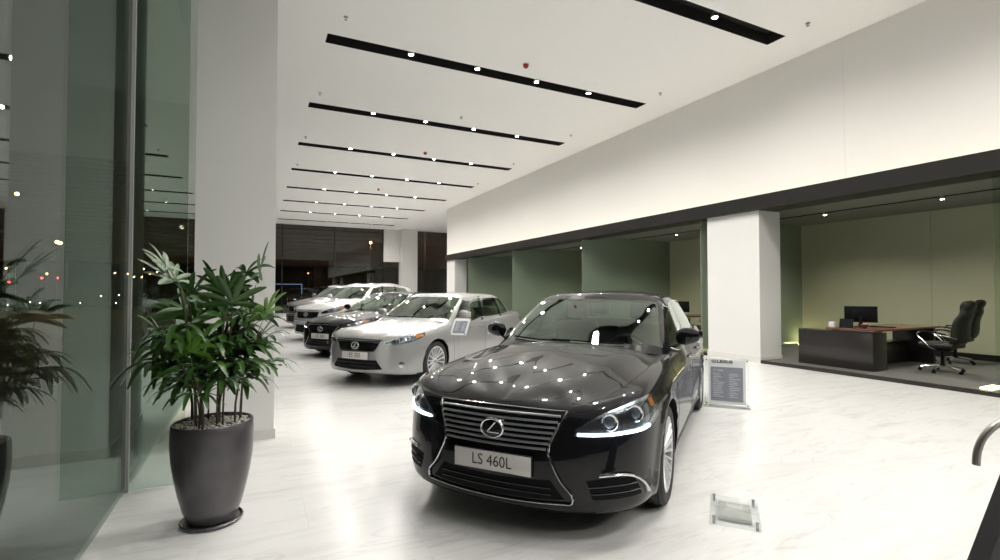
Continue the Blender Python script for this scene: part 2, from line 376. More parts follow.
F_T = [(.13, .18), (.02, .20), (.0, .26), (.0, .36), (.006, .48), (.022, .60), (.045, .695), (.066, .74), (.105, .772)]
S_T = [(.13, .165), (.05, .185), (.022, .26), (.010, .36), (0, .50), (0, .63), (.010, .75), (.034, .845), (.080, .90)]
R_T = [(.13, .23), (.035, .25), (.0, .34), (0, .46), (.01, .58), (.03, .72), (.035, .86), (.045, .96), (.09, 1.03)]
CX = [(.955, 0), (.935, .30), (.875, .55), (.76, .74), (.59, .86), (.36, .912), (0, .935), (-.45, .928), (-1.1, .925), (-1.8, .927), (-2.5, .932), (-3.09, .937), (-3.6, .90), (-3.98, .80), (-4.17, .60), (-4.25, .30), (-4.27, 0)]
CZ = [.772, .772, .785, .81, .845, .87, .90, .935, .955, .968, .985, 1.0, 1.02, 1.03, 1.035, 1.04, 1.04]
CS = [(.79, .80), (.68, .83), (.50, .87), (.28, .915), (.04, .95), (-.18, .98), (-.40, 1.005), (-.62, 1.03), (-1.1, 1.01), (-1.8, 1.0), (-2.5, 1.0), (-3.09, 1.02), (-3.5, 1.06), (-3.8, 1.085), (-3.98, 1.09), (-4.06, 1.085), (-4.10, 1.08)]
WF = [1, 1, .95, .75, .4, .12, 0, 0, 0, 0, 0, 0, 0, 0, 0, 0, 0]
WR = [0, 0, 0, 0, 0, 0, 0, 0, 0, 0, 0, .1, .45, .8, 1, 1, 1]
# greenhouse: (belt point), (roof edge point)
GH = [((-.60, 0, 1.035), (-1.50, 0, 1.44)), ((-.65, .40, 1.03), (-1.52, .31, 1.432)), ((-.80, .775, 1.005), (-1.58, .585, 1.402)), ((-.90, .825, .965), (-1.60, .620, 1.385)),
      ((-1.80, .850, .975), (-2.0, .635, 1.41)), ((-1.88, .850, .977), (-2.08, .636, 1.412)), ((-2.72, .835, 1.0), (-2.70, .62, 1.402)), ((-2.78, .832, 1.003), (-2.76, .618, 1.40)), ((-3.28, .775, 1.045), (-3.02, .585, 1.375)),
      ((-3.66, .60, 1.075), (-3.10, .49, 1.375)), ((-3.80, .32, 1.09), (-3.02, .26, 1.405)), ((-3.84, 0, 1.095), (-3.0, 0, 1.41))]
GH_SUV = [((-.55, 0, 1.035), (-1.38, 0, 1.40)), ((-.61, .38, 1.03), (-1.41, .29, 1.395)), ((-.78, .665, 1.015), (-1.48, .535, 1.375)), ((-.92, .775, .965), (-1.50, .60, 1.36)),
      ((-1.70, .82, .975), (-1.88, .635, 1.41)), ((-1.78, .82, .977), (-1.96, .637, 1.41)), ((-2.62, .81, .985), (-2.62, .635, 1.40)), ((-2.70, .81, .99), (-2.70, .63, 1.395)), ((-3.55, .76, 1.04), (-3.30, .60, 1.345)),
      ((-4.0, .64, 1.03), (-3.72, .54, 1.34)), ((-4.10, .34, 1.03), (-3.74, .3, 1.365)), ((-4.12, 0, 1.03), (-3.76, 0, 1.37))]

def make_wheel(R, Wd, nsp, style, parent, x, side, rimmat):
    """a wheel: tyre, rim, brake disc; axis along y, outer side towards +y*side"""
    wt = bpy.data.objects.new('wheel', None); COL.objects.link(wt); wt.parent = parent; wt.location = (x, side * .80, R); wt.empty_display_size = .1
    Mx = Matrix.Rotation(-side * PI / 2, 4, 'X')
    h = Wd / 2; r0 = R * .735
    prof = [(r0, -h * .88), (R * .86, -h), (R * .95, -h * .93), (R * .985, -h * .78)]
    gro = []
    for k in (-.55, -.18, .18, .55): gro += [(R, (k - .05) * h * 1.2), (R - .008, (k - .045) * h * 1.2), (R - .008, (k + .045) * h * 1.2), (R, (k + .05) * h * 1.2)]
    prof += gro + [(R * .985, h * .78), (R * .95, h * .93), (R * .90, h * .99), (R * .86, h * 1.0), (R * .80, h * .97), (r0, h * .88)]
    MB().lathe(prof, 56, Mx, True).build('tyre', M_rubber, wt, angle=30)
    rm = MB()
    rm.lathe([(r0 + .004, h * .80), (r0 + .006, h * .90), (r0 - .006, h * .93), (r0 - .016, h * .86), (r0 - .022, h * .5), (r0 - .03, -h * .85), (r0 + .004, -h * .9)], 48, Mx, True)
    rm.lathe([(0, h * .70), (.030, h * .70), (.034, h * .66), (.060, h * .60), (.072, h * .50), (.072, h * .2), (0, h * .2)], 24, Mx)
    rr = r0 - .012
    for k in range(nsp):
        a = 2 * PI * k / nsp
        if style == 'double':
            for d in (-.5, .5):
                a0 = a + d * .22; a1 = a + d * (2 * PI / nsp) * .52
                p = [(.055 * math.cos(a0), .055 * math.sin(a0), h * .55), (.5 * rr * math.cos((a0 + a1) / 2), .5 * rr * math.sin((a0 + a1) / 2), h * .66), (rr * math.cos(a1), rr * math.sin(a1), h * .82)]
                p = [Mx @ Vector(q) for q in smooth_line(p, 5)]
                rm.tube(p, [.012, .0105, .010, .0105, .013], 6, r2=[.016] * 5, up=Mx @ Vector((0, 0, 1)))
        else:
            p = [(.05 * math.cos(a), .05 * math.sin(a), h * .5), (.5 * rr * math.cos(a), .5 * rr * math.sin(a), h * .64), (rr * math.cos(a), rr * math.sin(a), h * .82)]
            p = [Mx @ Vector(q) for q in smooth_line(p, 5)]
            rm.tube(p, [.024, .018, .016, .018, .026], 6, r2=[.014] * 5, up=Mx @ Vector((0, 0, 1)))
    rm.build('rim', rimmat, wt, angle=30)
    bd = MB().lathe([(0, -.01), (r0 * .78, -.01), (r0 * .78, .015), (0, .015)], 32, Mx); bd.build('brake_disc', M_dchrome, wt)
    MB().lathe([(0, h * .70), (.026, h * .70), (.024, h * .73), (0, h * .74)], 16, Mx).build('wheel_cap', M_dchrome, wt)
    return wt

def seat_mb(x, y, wd=.50, bench=False, zs=0.):
    b = MB()
    b.box(x - .25, x + .27, y - wd / 2, y + wd / 2, .42 + zs, .58 + zs, bev=.05)
    M = Matrix.Translation((x - .22, y, .55 + zs)) @ Matrix.Rotation(R_(-16), 4, 'Y')
    b.box(-.08, .07, -wd / 2, wd / 2, 0, .62, M=M, bev=.05)
    n = [-.0] if not bench else [-.36, .36]
    for k in n:
        b.box(-.05, .05, k - .13, k + .13, .66, .85, M=M, bev=.04); 
        for d in (-.05, .05): b.tube([M @ Vector((0, k + d, .6)), M @ Vector((0, k + d, .68))], .007, 6)
    return b

def build_car(cfg):
    rs = cfg.get('res', 1.0); L_f, WB, L_r = cfg.get('fo', .955), cfg.get('wb', 3.09), cfg.get('ro', 1.18)
    Wk, Hk = cfg.get('w', 1.875) / 1.875, cfg.get('h', 1.475) / 1.475; suv = cfg.get('suv', False)
    lift = cfg.get('lift', 0.); R = cfg.get('R', .345)
    def fx(x): return x * L_f / .955 if x > 0 else (x * WB / 3.09 if x > -3.09 else -WB + (x + 3.09) * L_r / 1.18)
    def fz(z): return (z - .165) * Hk * 1.0 + .165 * 1.0 + lift * min(1, (z / .5)) if Hk != 1 or lift else z
    def P3(p): return np.array([fx(p[0]), p[1] * Wk, fz(p[2])])
    root = thing(cfg['name'], cfg['label'], 'car', (*cfg['loc'], 0), cfg['th'])
    paint = cfg['paint']; style = cfg['style']
    # ---- control rings
    N = len(CX)
    C2 = np.array([(fx(x), y * Wk) for x, y in CX])
    full = np.vstack([C2, [(x, -y) for x, y in C2[1:-1][::-1]]])      # closed loop
    nn = len(full)
    tang = np.roll(full, -1, 0) - np.roll(full, 1, 0); tang /= np.linalg.norm(tang, axis=1)[:, None]
    inw = np.stack([-tang[:, 1], tang[:, 0]], 1)                        # rotate tangent (front->left->rear is CCW): inward normal
    def half(i): return i if i < N else 2 * (N - 1) - i
    lev = []
    for j in range(9):
        row = []
        for i in range(nn):
            k = half(i); a, b = WF[k], WR[k]; c = 1 - a - b
            d = a * F_T[j][0] + b * R_T[j][0] + c * S_T[j][0]; z = a * F_T[j][1] + b * R_T[j][1] + c * S_T[j][1]
            zsh = a * F_T[8][1] + b * R_T[8][1] + c * S_T[8][1]
            z += (CZ[k] - zsh) * max(0, (j - 4) / 4.) ** 1.3
            if suv: d = d * .75
            if j < 3: z += cfg.get('chin', 0) * a * (1 - j / 3.)
            row.append([full[i, 0] + inw[i, 0] * d, full[i, 1] + inw[i, 1] * d, fz(z)])
        lev.append(row)
    sp = [[fx(CS[half(i)][0]), 0, fz(CS[half(i)][1])] for i in range(nn)]
    lev.append(sp); lev = np.array(lev)                                # (10, nn, 3)
    nd = int(8 * rs) if rs >= .5 else 4
    wrap = 4; idx = [(i % nn) for i in range(-wrap, nn + wrap + 1)]
    tk = chord(full[idx]); t0 = tk[wrap]; 
    tq = []
    for i in range(nn): tq += list(np.linspace(tk[wrap + i], tk[wrap + i + 1], nd, endpoint=False))
    D = np.array([nspline(tk, lev[j][idx], tq) for j in range(10)])    # (10, M, 3)
    M = D.shape[1]; D[9, :, 1] = 0
    # vertical spline
    ts = [.10, .26, .5, .78, 1.0]; nv = int(44 * rs) if rs >= .5 else 22; nvd = 16 if rs >= .5 else 8
    cols = []
    for i in range(M):
        P = [D[j, i] for j in range(9)]; S = D[9, i]; E = D[8, i]
        deck = []
        for t in ts:
            q = E + (S - E) * t; q = q.copy(); q[2] = E[2] + (S[2] - E[2]) * (1 - (1 - t) ** 1.9); deck.append(q)
        A = np.array(P + deck); tt = chord(A)
        q1 = nspline(tt, A, np.linspace(0, tt[8], nv)); q2 = nspline(tt, A, np.linspace(tt[8], tt[-1], nvd + 1)[1:])
        q2[-1] = S
        cols.append(np.vstack([q1, q2]))
    G = np.array(cols)                                                 # (M, K, 3)
    # arch flares and a side crease
    for wx in (0, -WB):
        r = np.hypot(G[:, :, 0] - wx, G[:, :, 2] - R); side = (np.abs(G[:, :, 1]) > .70) & (G[:, :, 2] < fz(.84))
        b = .016 * np.exp(-((r - (R + .052)) / .035) ** 2) * side; G[:, :, 1] += np.sign(G[:, :, 1]) * b
    side = np.clip((np.abs(G[:, :, 1]) - .7) / .1, 0, 1) * (G[:, :, 0] < .2) * (G[:, :, 0] > -WB - .7)
    G[:, :, 1] += np.sign(G[:, :, 1]) * side * .010 * np.exp(-((G[:, :, 2] - fz(.80 + .0)) / .035) ** 2)
    # hood ridges: centre plateau
    x, y = G[:, :, 0], np.abs(G[:, :, 1]); yr = .40 + .26 * np.clip((.80 - x) / 1.4, 0, 1)
    hood = np.clip((x + .75) / .2, 0, 1) * (G[:, :, 2] > fz(.77)); G[:, :, 2] += hood * .013 / (1 + np.exp((y - yr) / .018)) * np.clip((.86 - x) / .25, 0, 1)
    K = G.shape[1]
    V = list(G.reshape(-1, 3)); F = []
    for i in range(M):
        i2 = (i + 1) % M
        for k in range(K - 1): F.append((i * K + k, i2 * K + k, i2 * K + k + 1, i * K + k + 1))
    # floor pan
    base = len(V)
    for i in range(M): V.append(np.array([G[i, 0, 0], 0, G[i, 0, 2]]) if True else 0)
    for i in range(M):
        i2 = (i + 1) % M; F.append((base + i, base + i2, i2 * K, i * K))
    bm = bmesh.new(); bv = [bm.verts.new(tuple(v)) for v in V]
    for f in F:
        try: bm.faces.new([bv[q] for q in f])
        except Exception: pass
    bmesh.ops.remove_doubles(bm, verts=bm.verts, dist=1e-5); bmesh.ops.dissolve_degenerate(bm, dist=1e-6, edges=bm.edges)
    bmesh.ops.recalc_face_normals(bm, faces=bm.faces)
    bvh = BVHTree.FromBMesh(bm)
    me = bpy.data.meshes.new('body'); bm.to_mesh(me); bm.free()
    body = link('body', me, [paint, M_bplast, M_dash])
    # ---- boolean: wheel wells and cabin tub
    cut = MB()
    for wx in (0, -WB):
        for s in (-1, 1):
            rc = R + .040
            pr = [(0, -.17), (rc, -.17), (rc, .25), (0, .25)]
            cut.lathe(pr, 64, Matrix.Translation((wx, s * .83, R + .005)) @ Matrix.Rotation(-s * PI / 2, 4, 'X'))
    tx0, tx1 = fx(-.93 + cfg.get('cab', 0)), fx(-3.25)
    cut.box(tx1, tx0, -.70 * Wk, .70 * Wk, .36, 1.6)
    cme = bpy.data.meshes.new('cut'); cme.from_pydata(cut.V, [], cut.F); bmc = bmesh.new(); bmc.from_mesh(cme); bmesh.ops.recalc_face_normals(bmc, faces=bmc.faces); bmc.to_mesh(cme); bmc.free()
    co = bpy.data.objects.new('cut', cme); COL.objects.link(co)
    md = body.modifiers.new('b', 'BOOLEAN'); md.operation = 'DIFFERENCE'; md.object = co; md.solver = 'EXACT'
    bpy.context.view_layer.update(); dg = bpy.context.evaluated_depsgraph_get()
    nme = bpy.data.meshes.new_from_object(body.evaluated_get(dg)); body.modifiers.clear(); body.data = nme; nme.name = 'body'
    bpy.data.objects.remove(co)
    nme.materials.clear()
    for q in (paint, M_bplast, M_dash): nme.materials.append(q)
    for p in nme.polygons:
        c = p.center; mi = 0
        for wx in (0, -WB):
            if math.hypot(c.x - wx, c.z - R - .005) < R + .0405 and abs(c.y) > .60: mi = 1
        if abs(c.y) < .7 * Wk + .01 and tx1 - .01 < c.x < tx0 + .01 and c.z > .3 and c.z < fz(1.05): mi = 2
        if c.z < .20 + lift and p.normal.z < -.5: mi = 1
        if c.z > fz(.95) and fx(-.66 + cfg.get('cab', 0)) > c.x > tx0 - .05 and abs(c.y) < .70: mi = 2
        p.material_index = mi
    nme.shade_smooth(); nme.set_sharp_from_angle(angle=R_(38)); body.parent = root

    # ---- projection helpers
    def near(p, off=.0):
        r = bvh.find_nearest(Vector(p)); return r[0] + r[1] * off, r[1]
    def pf(y, z, off=0.):                                              # from the front
        r = bvh.ray_cast(Vector((3, y, z)), Vector((-1, 0, 0)))
        if r[0] is None: return near((L_f, y, z), off)[0]
        return r[0] + r[1] * off
    def ps(x, z, s, off=0.):                                           # from the side
        r = bvh.ray_cast(Vector((x, 3 * s, z)), Vector((0, -s, 0)))
        if r[0] is None: return near((x, .93 * s, z), off)[0]
        return r[0] + r[1] * off
    def patch(name, top, bot, m, parent, off=.004, th=.006, n=24, k=8, proj=near):
        T = smooth_line(top, n); B = smooth_line(bot, n); Vt = []; Vb = []
        for i in range(n):
            for j in range(k):
                p, nr = near(B[i] + (T[i] - B[i]) * j / (k - 1)); Vt.append(p + nr * off); Vb.append(p + nr * (off - th))
        F = []; q = len(Vt)
        for i in range(n - 1):
            for j in range(k - 1): F.append((i * k + j, (i + 1) * k + j, (i + 1) * k + j + 1, i * k + j + 1))
        edge = [i * k for i in range(n)] + [(n - 1) * k + j for j in range(1, k)] + [i * k + k - 1 for i in range(n - 2, -1, -1)] + [j for j in range(k - 2, 0, -1)]
        F2 = [tuple(v + q for v in f[::-1]) for f in F]
        for a, b in zip(edge, edge[1:] + edge[:1]): F2.append((a, b, b + q, a + q)[::-1])
        o = mesh_from(name, Vt + Vb, F + F2, m, parent, angle=40)
        bmn = bmesh.new(); bmn.from_mesh(o.data); bmesh.ops.recalc_face_normals(bmn, faces=bmn.faces); bmn.to_mesh(o.data); bmn.free()
        return o
    def front_line(pts, n, off): return [pf(y, z, off) for y, z in (smooth_line([(a, b, 0) for a, b in pts], n)[:, :2])]
    sy = Wk
    Zf = lambda z: fz(z)
    F_ = cfg['fascia']
    # ---- grille
    zt, zb, yt, yb_ = F_['grille']                                      # top z, bottom z, half widths
    top = [(L_f, y, Zf(zt)) for y in np.linspace(-yt, yt, 7) * sy]; bot = [(L_f, y, Zf(zb)) for y in np.linspace(-yb_, yb_, 7) * sy]
    gr = patch('grille', top, bot, M_gblack, root, .004)
    ns = F_.get('slats', 7)
    for k in range(ns):
        f = (k + .6) / (ns + .2); z = Zf(zt + (zb - zt) * f); yy = (yt + (yb_ - yt) * f) * sy - .012
        MB().tube(front_line([(y, z) for y in np.linspace(-yy, yy, 7)], 21, .010), .012, 8, r2=F_.get('sr', .0072)).build('slat', F_['slatmat'], gr)
    # chrome surround
    for seg, rr_, mm in F_['frame']:
        pts = [(y * sy, Zf(z)) for y, z in seg]
        if abs(seg[0][0] + seg[-1][0]) < 1e-6: sets = [pts]
        else: sets = [pts, [(-y, z) for y, z in pts]]
        for st in sets: MB().tube(front_line(st, 26, .008), rr_, 8, r2=rr_ * .8).build('grille_frame', mm, gr)
    # emblem
    ez = Zf(F_['emblem']); e0 = pf(0, ez, .034); es = F_.get('es', 1.)
    eo = MB(); eo.tube([(e0.x, .075 * es * math.cos(a), ez + .056 * es * math.sin(a)) for a in np.linspace(0, 2 * PI, 32, endpoint=False)], .0075 * es, 8, up=(1, 0, 0), closed=True)
    for st in ([(.022, .036), (-.034, -.024)], [(-.034, -.026), (.050, -.026)]): 
        eo.tube([(e0.x, a * es, ez + b * es) for a, b in st], .0062 * es, 8, up=(1, 0, 0))
    emb = eo.build('emblem', M_chrome, root)
    MB().lathe([(0, 0), (1, 0), (1, .02), (0, .02)], 28, Matrix.Translation((e0.x - .022, 0, ez)) @ Matrix.Diagonal((1, .072 * es, .053 * es, 1)) @ Matrix.Rotation(PI / 2, 4, 'Y')).build('emblem_backing', M_gblack, emb)
    # lower intake
    top = [(L_f, y * sy, Zf(z)) for y, z in F_['intake_top']]; bot = [(L_f, y * sy, Zf(z)) for y, z in F_['intake_bot']]
    it = patch('lower_intake', top, bot, M_bplast, root, .003)
    zt2, zb2 = F_['intake_top'][len(top) // 2][1], F_['intake_bot'][len(bot) // 2][1]
    for f in (.3, .62):
        z = zt2 + (zb2 - zt2) * f; yy = abs(F_['intake_top'][0][0]) * sy
        MB().tube(front_line([(y, Zf(z)) for y in np.linspace(-yy, yy, 7)], 17, .004), .006, 6).build('slat', M_gblack, it)
    # number plate
    if cfg.get('plate'):
        pzz = Zf(F_['plate']); ph = .0575; xp = pf(0, pzz, 0).x + .016; pw = .262
        pl = MB().box(xp - .008, xp, -pw, pw, pzz - ph, pzz + ph, bev=.002).build('license_plate', M_plate, root)
        MB().box(xp - .016, xp - .0075, -pw - .006, pw + .006, pzz - ph - .006, pzz + ph + .006, bev=.002).build('plate_frame', M_platefr, pl)
        Mt = Matrix(((0, 0, 1, xp + .0006), (1, 0, 0, 0), (0, 1, 0, pzz), (0, 0, 0, 1)))
        text_mesh('plate_text', cfg['plate'], .098, M_ink, pl, Mt, sx=.88)
    # head lights
    for s in (-1, 1):
        hp = lambda q: [(fx(a), b * s * sy, Zf(c)) for a, b, c in q]
        hb, ht = hp(F_['hl_bot']), hp(F_['hl_top'])
        hl = patch('headlight', ht, hb, M_bowl, root, .0035, n=26, k=10)
        dk = [np.array(a) * .35 + np.array(b) * .65 for a, b in zip(ht, hb)]
        patch('lamp_interior', [np.array(a) * .86 + np.array(b) * .14 for a, b in zip(ht, hb)], dk, mat('smoked_reflector', (.14, .145, .15), .15, .8), hl, .006, n=20, k=5)
        for (a, b, c, rr_) in F_['proj']:
            p, nr = near((fx(a), b * s * sy, Zf(c)), .006)
            Mq = Matrix.Translation(p) @ Vector((.93, .36 * s, .05)).to_track_quat('Z', 'Y').to_matrix().to_4x4()
            lz = MB().lathe([(rr_ * .78 * math.cos(t), rr_ * .32 * math.sin(t)) for t in np.linspace(0, PI / 2, 7)], 20, Mq).build('projector_lens', M_lensball, hl)
            MB().lathe([(rr_ * .8, -.01), (rr_ * .8, .004), (rr_, .010), (rr_ * 1.12, .004), (rr_ * 1.12, -.01)], 24, Mq, True).build('projector_ring', M_chrome, hl)
        if F_.get('drl'):
            pts = smooth_line(hp(F_['drl']), 22); pts = [near(p, .010)[0] for p in pts]
            MB().tube(pts, F_.get('drl_r', .009), 8).build('daytime_running_light', M_drl, hl)
        at, ab = hp(F_['amb_top']), hp(F_['amb_bot'])
        patch('turn_signal', at, ab, M_amber, hl, .008, n=6, k=4)
        patch('lamp_cover', ht, hb, M_lens, hl, .020, .001, n=26, k=10)
        # side intake and fog blade
        if F_.get('si_top'):
            si = patch('side_intake', hp(F_['si_top']), hp(F_['si_bot']), M_bplast, root, .003, n=14, k=6)
            for f in (.36, .7):
                pts = [near(np.array(a) * (1 - f) + np.array(b) * f, .003)[0] for a, b in zip(smooth_line(hp(F_['si_top']), 12), smooth_line(hp(F_['si_bot']), 12))]
                MB().tube(pts, .006, 6).build('slat', M_gblack, si)
        if F_.get('blade'):
            pts = [near(p, .006)[0] for p in smooth_line(hp(F_['blade']), 14)]
            MB().tube(pts, [.007 + .014 * min(1, i / 6) for i in range(14)], 8, r2=[.010] * 14).build('fog_lamp_trim', M_chrome, root)
        if F_.get('fog'):
            a, b, c = F_['fog']; p, nr = near((fx(a), b * s * sy, Zf(c)), .004)
            Mq = Matrix.Translation(p) @ nr.to_track_quat('Z', 'Y').to_matrix().to_4x4()
            fo_ = MB().lathe([(.045, -.004), (.045, .006), (.037, .008), (.034, 0), (0, -.002)], 20, Mq).build('fog_lamp', M_chrome, root)
            MB().lathe([(0, .006), (.02, .005), (.033, .001)], 20, Mq).build('fog_lens', M_bowl, fo_)
    # seams
    def seam(pts, name='panel_gap', r=.0026):
        MB().tube(pts, r, 6).build(name, M_bplast, root)
    hx = [(.80, .46, .80), (.55, .66, .87), (.2, .735, .905), (-.2, .765, .935), (-.62, .78, .96)]
    for s in (-1, 1):
        seam([near(p, -.0010)[0] for p in smooth_line([(fx(a), b * s * sy, Zf(c)) for a, b, c in hx], 30)])
        for sx_ in ([(-.50, .945), (-.56, .7), (-.60, .45), (-.62, .27)], [(-1.82, .955), (-1.84, .7), (-1.84, .45), (-1.83, .27)], [(-2.62, .97), (-2.72, .8), (-2.66, .6), (-2.58, .42), (-2.56, .27)]):
            seam([ps(a, z, s, -.001) for a, z, _ in smooth_line([(fx(a), Zf(b), 0) for a, b in sx_], 16)])
        seam([ps(a, z, s, -.001) for a, z, _ in smooth_line([(fx(a), Zf(.27), 0) for a in (-.62, -1.2, -1.9, -2.56)], 16)])
        # sill strip
        MB().tube([ps(a, Zf(.235), s, .004) for a in np.linspace(fx(-.52), fx(-2.58), 16)], .008, 6).build('sill_trim', cfg.get('sillmat', M_chrome), root)
        for hx_ in (-1.66, -2.52):
            a = fx(hx_); p0, p1 = ps(a - .09, Zf(.845), s, .004), ps(a + .09, Zf(.85), s, .004); mid = (p0 + p1) / 2 + Vector((0, s * .028, .004))
            MB().tube(smooth_line([p0, p0 * .7 + mid * .3 + Vector((0, s * .012, 0)), mid, p1 * .7 + mid * .3 + Vector((0, s * .012, 0)), p1], 9), .009, 8, r2=.012).build('door_handle', cfg.get('handlemat', paint), root)
    # front hood shut line
    seam([near((L_f * .97, y, Zf(.775)), -.001)[0] for y in np.linspace(-.46, .46, 16) * sy])
    # ---- greenhouse
    Hh = cfg.get('h', 1.475) + .04; GT = GH_SUV if suv else GH; cab = cfg.get('cab', 0)
    def gp(p, k):
        x, y, z = p; 
        if k <= 3: x += cab
        zz = Zf(z) if z < 1.1 else (z - 1.475) * Hk * 1.0 + Hh
        return np.array([fx(x), y * Wk, zz])
    B = np.array([gp(a, k) for k, (a, b) in enumerate(GT)]); T = np.array([gp(b, k) for k, (a, b) in enumerate(GT)])
    ng = len(GT); mir = lambda A: np.vstack([A, A[1:-1][::-1] * np.array([1, -1, 1])])
    Bf, Tf = mir(B), mir(T); n2 = len(Bf); idx = [(i % n2) for i in range(-3, n2 + 4)]
    tk = chord((Bf[idx] + Tf[idx]) / 2)
    hk = lambda i: i if i < ng else 2 * (ng - 1) - i
    ndg = 6 if rs >= .5 else 3; tq = []; seg = []
    for i in range(n2):
        a, b = hk(i), hk((i + 1) % n2); lo = min(a, b)
        c = 2 if lo in (4, 6) else ndg
        tq += list(np.linspace(tk[3 + i], tk[3 + i + 1], c, endpoint=False)); seg += [lo] * c
    # piecewise for corners: centripetal-like via PCHIP is avoided; natural spline is smooth enough
    Bd, Td = nspline(tk, Bf[idx], tq), nspline(tk, Tf[idx], tq); Mg = len(tq)
    xr0, xr1 = T[0, 0] - .12, T[-1, 0] + .12
    cols = []; nb = 14; nc = 12
    vs = [-.14, .0, .3, .65, .93]
    for i in range(Mg):
        b, t = Bd[i], Td[i]; outv = np.array([(b[0] + t[0]) / 2 - (T[0, 0] + T[-1, 0]) / 2, (b[1] + t[1]) / 2 * 1.6, .35]); outv /= np.linalg.norm(outv)
        pts = []
        for v in vs: pts.append(b + (t - b) * v + outv * .022 * 4 * v * (1 - v) * (1 if v > 0 else 0))
        xs = min(max(t[0], xr1), xr0); S = np.array([xs, 0, Hh - .012 - .040 * ((xs - (xr0 + xr1) / 2 - .05) / .8) ** 2])
        for f in (.06, .2, .45, .75, 1.):
            q = t + (S - t) * f; q[2] = t[2] + (S[2] - t[2]) * (1 - (1 - f) ** 2.0); pts.append(q)
        A = np.array(pts); tt = chord(A)
        q = nspline(tt, A, np.concatenate([np.linspace(0, tt[1], 2), np.linspace(tt[1], tt[4], nb)[1:], np.linspace(tt[4], tt[-1], nc)[1:]])); q[-1] = S
        cols.append(q)
    Gg = np.array(cols); Kg = Gg.shape[1]
    g0r, g1r = 2, nb - 1                                                # glass rows between these
    def gkind(sg):
        if sg in (0, 1): return 'windshield'
        if sg in (3,): return 'front_side_window'
        if sg == 5: return 'rear_side_window'
        if sg == 7: return 'quarter_window'
        if sg in (9, 10): return 'rear_window'
    groups = {}; FF = []; mi = []
    for i in range(Mg):
        i2 = (i + 1) % Mg; kd = gkind(seg[i]); s = 1 if Gg[i, 1, 1] + Gg[i2, 1, 1] > 0 else -1
        for k in range(Kg - 1):
            f = (i * Kg + k, i2 * Kg + k, i2 * Kg + k + 1, i * Kg + k + 1)
            if kd and g0r - (1 if kd in ('windshield', 'rear_window') else 0) <= k < g1r:
                groups.setdefault((kd, 0 if kd in ('windshield', 'rear_window') else s), []).append(f)
            else: FF.append(f); mi.append(1 if (seg[i] in (4, 6) and k < nb) else 0)
    def sub(name, faces, m, parent, th, mi=None, off=0.):
        used = sorted({v for f in faces for v in f}); mp = {v: i for i, v in enumerate(used)}
        A = Gg.reshape(-1, 3)
        bm = bmesh.new(); bv = [bm.verts.new(tuple(A[v])) for v in used]
        for n_, f in enumerate(faces):
            try: ff = bm.faces.new([bv[mp[v]] for v in f]); ff.material_index = mi[n_] if mi else 0; ff.smooth = True
            except Exception: pass
        bmesh.ops.remove_doubles(bm, verts=bm.verts, dist=1e-4)
        bmesh.ops.recalc_face_normals(bm, faces=bm.faces)
        c = Vector(((T[0, 0] + T[-1, 0]) / 2, 0, 1.0 * Hk))
        if sum((f.calc_center_median() - c).dot(f.normal) * f.calc_area() for f in bm.faces) < 0: bmesh.ops.reverse_faces(bm, faces=bm.faces)
        me = bpy.data.meshes.new(name); bm.to_mesh(me); bm.free()
        o = link(name, me, m, parent)
        md = o.modifiers.new('thickness', 'SOLIDIFY'); md.thickness = th; md.offset = -1
        bpy.context.view_layer.update(); e = bpy.data.meshes.new_from_object(o.evaluated_get(bpy.context.evaluated_depsgraph_get())); o.modifiers.clear(); o.data = e; e.name = name
        e.shade_smooth(); e.set_sharp_from_angle(angle=R_(40)); return o
    sub('roof_and_pillars', FF, [paint, M_gblack], root, .028, mi)
    for (kd, s), faces in groups.items():
        sub(kd, faces, M_carglass if kd in ('windshield', 'rear_window') else M_carglass_d, root, .004)
    # chrome strip round the side glass
    for s in (1, -1):
        ids = [i for i in range(Mg) if 3 <= seg[i] <= 7 and (Gg[i, 3, 1] * s > 0)]
        i0, i1 = min(ids), max(ids) + 1
        lo = [Vector(Gg[i % Mg, g0r]) for i in range(i0, i1 + 1)]; hi = [Vector(Gg[i % Mg, g1r]) for i in range(i0, i1 + 1)]
        c0 = Vector((0, 0, 0))
        for ln in (lo, hi):
            ln2 = [p + Vector((0, s * .003, 0)) for p in ln]; MB().tube(ln2, .0065, 6).build('window_trim', cfg.get('trimmat', M_chrome), root)
        # mirror
        mz = Zf(cfg.get('mz', 1.035)); mxx = fx(-1.02 + cab * .8)
        sh = MB(); nu, nv_ = 18, 10; VV = []
        for a in range(nu):
            th_ = 2 * PI * a / nu
            for b in range(nv_ + 1):
                f = b / nv_; rad = math.sin(f * PI) ** .38 if 0 < f < 1 else 0.
                u = math.cos(th_); w_ = math.sin(th_)
                yy = (f - .5) * .225; xx = rad * (.075 if u > 0 else .030) * u * (1 - .25 * f); zz = rad * .085 * w_ * (1 - .18 * f) + .012 * f
                VV.append((mxx + xx, s * (.90 * Wk + .055 + yy), mz + .055 + zz))
        FFm = [(a * (nv_ + 1) + b, ((a + 1) % nu) * (nv_ + 1) + b, ((a + 1) % nu) * (nv_ + 1) + b + 1, a * (nv_ + 1) + b + 1) for a in range(nu) for b in range(nv_)]
        sh.add(VV, FFm)
        sh.tube(smooth_line([(mxx - .02, s * .80 * Wk, mz - .045), (mxx - .01, s * .86 * Wk, mz - .03), (mxx, s * (.90 * Wk + .03), mz + .03)], 6), [.03, .028, .026, .024, .022, .02], 8, r2=[.02, .018, .016, .015, .014, .014])
        mo = sh.build('side_mirror', paint, root, angle=60)
        bmn = bmesh.new(); bmn.from_mesh(mo.data); bmesh.ops.remove_doubles(bmn, verts=bmn.verts, dist=1e-5); bmesh.ops.recalc_face_normals(bmn, faces=bmn.faces); bmn.to_mesh(mo.data); bmn.free()
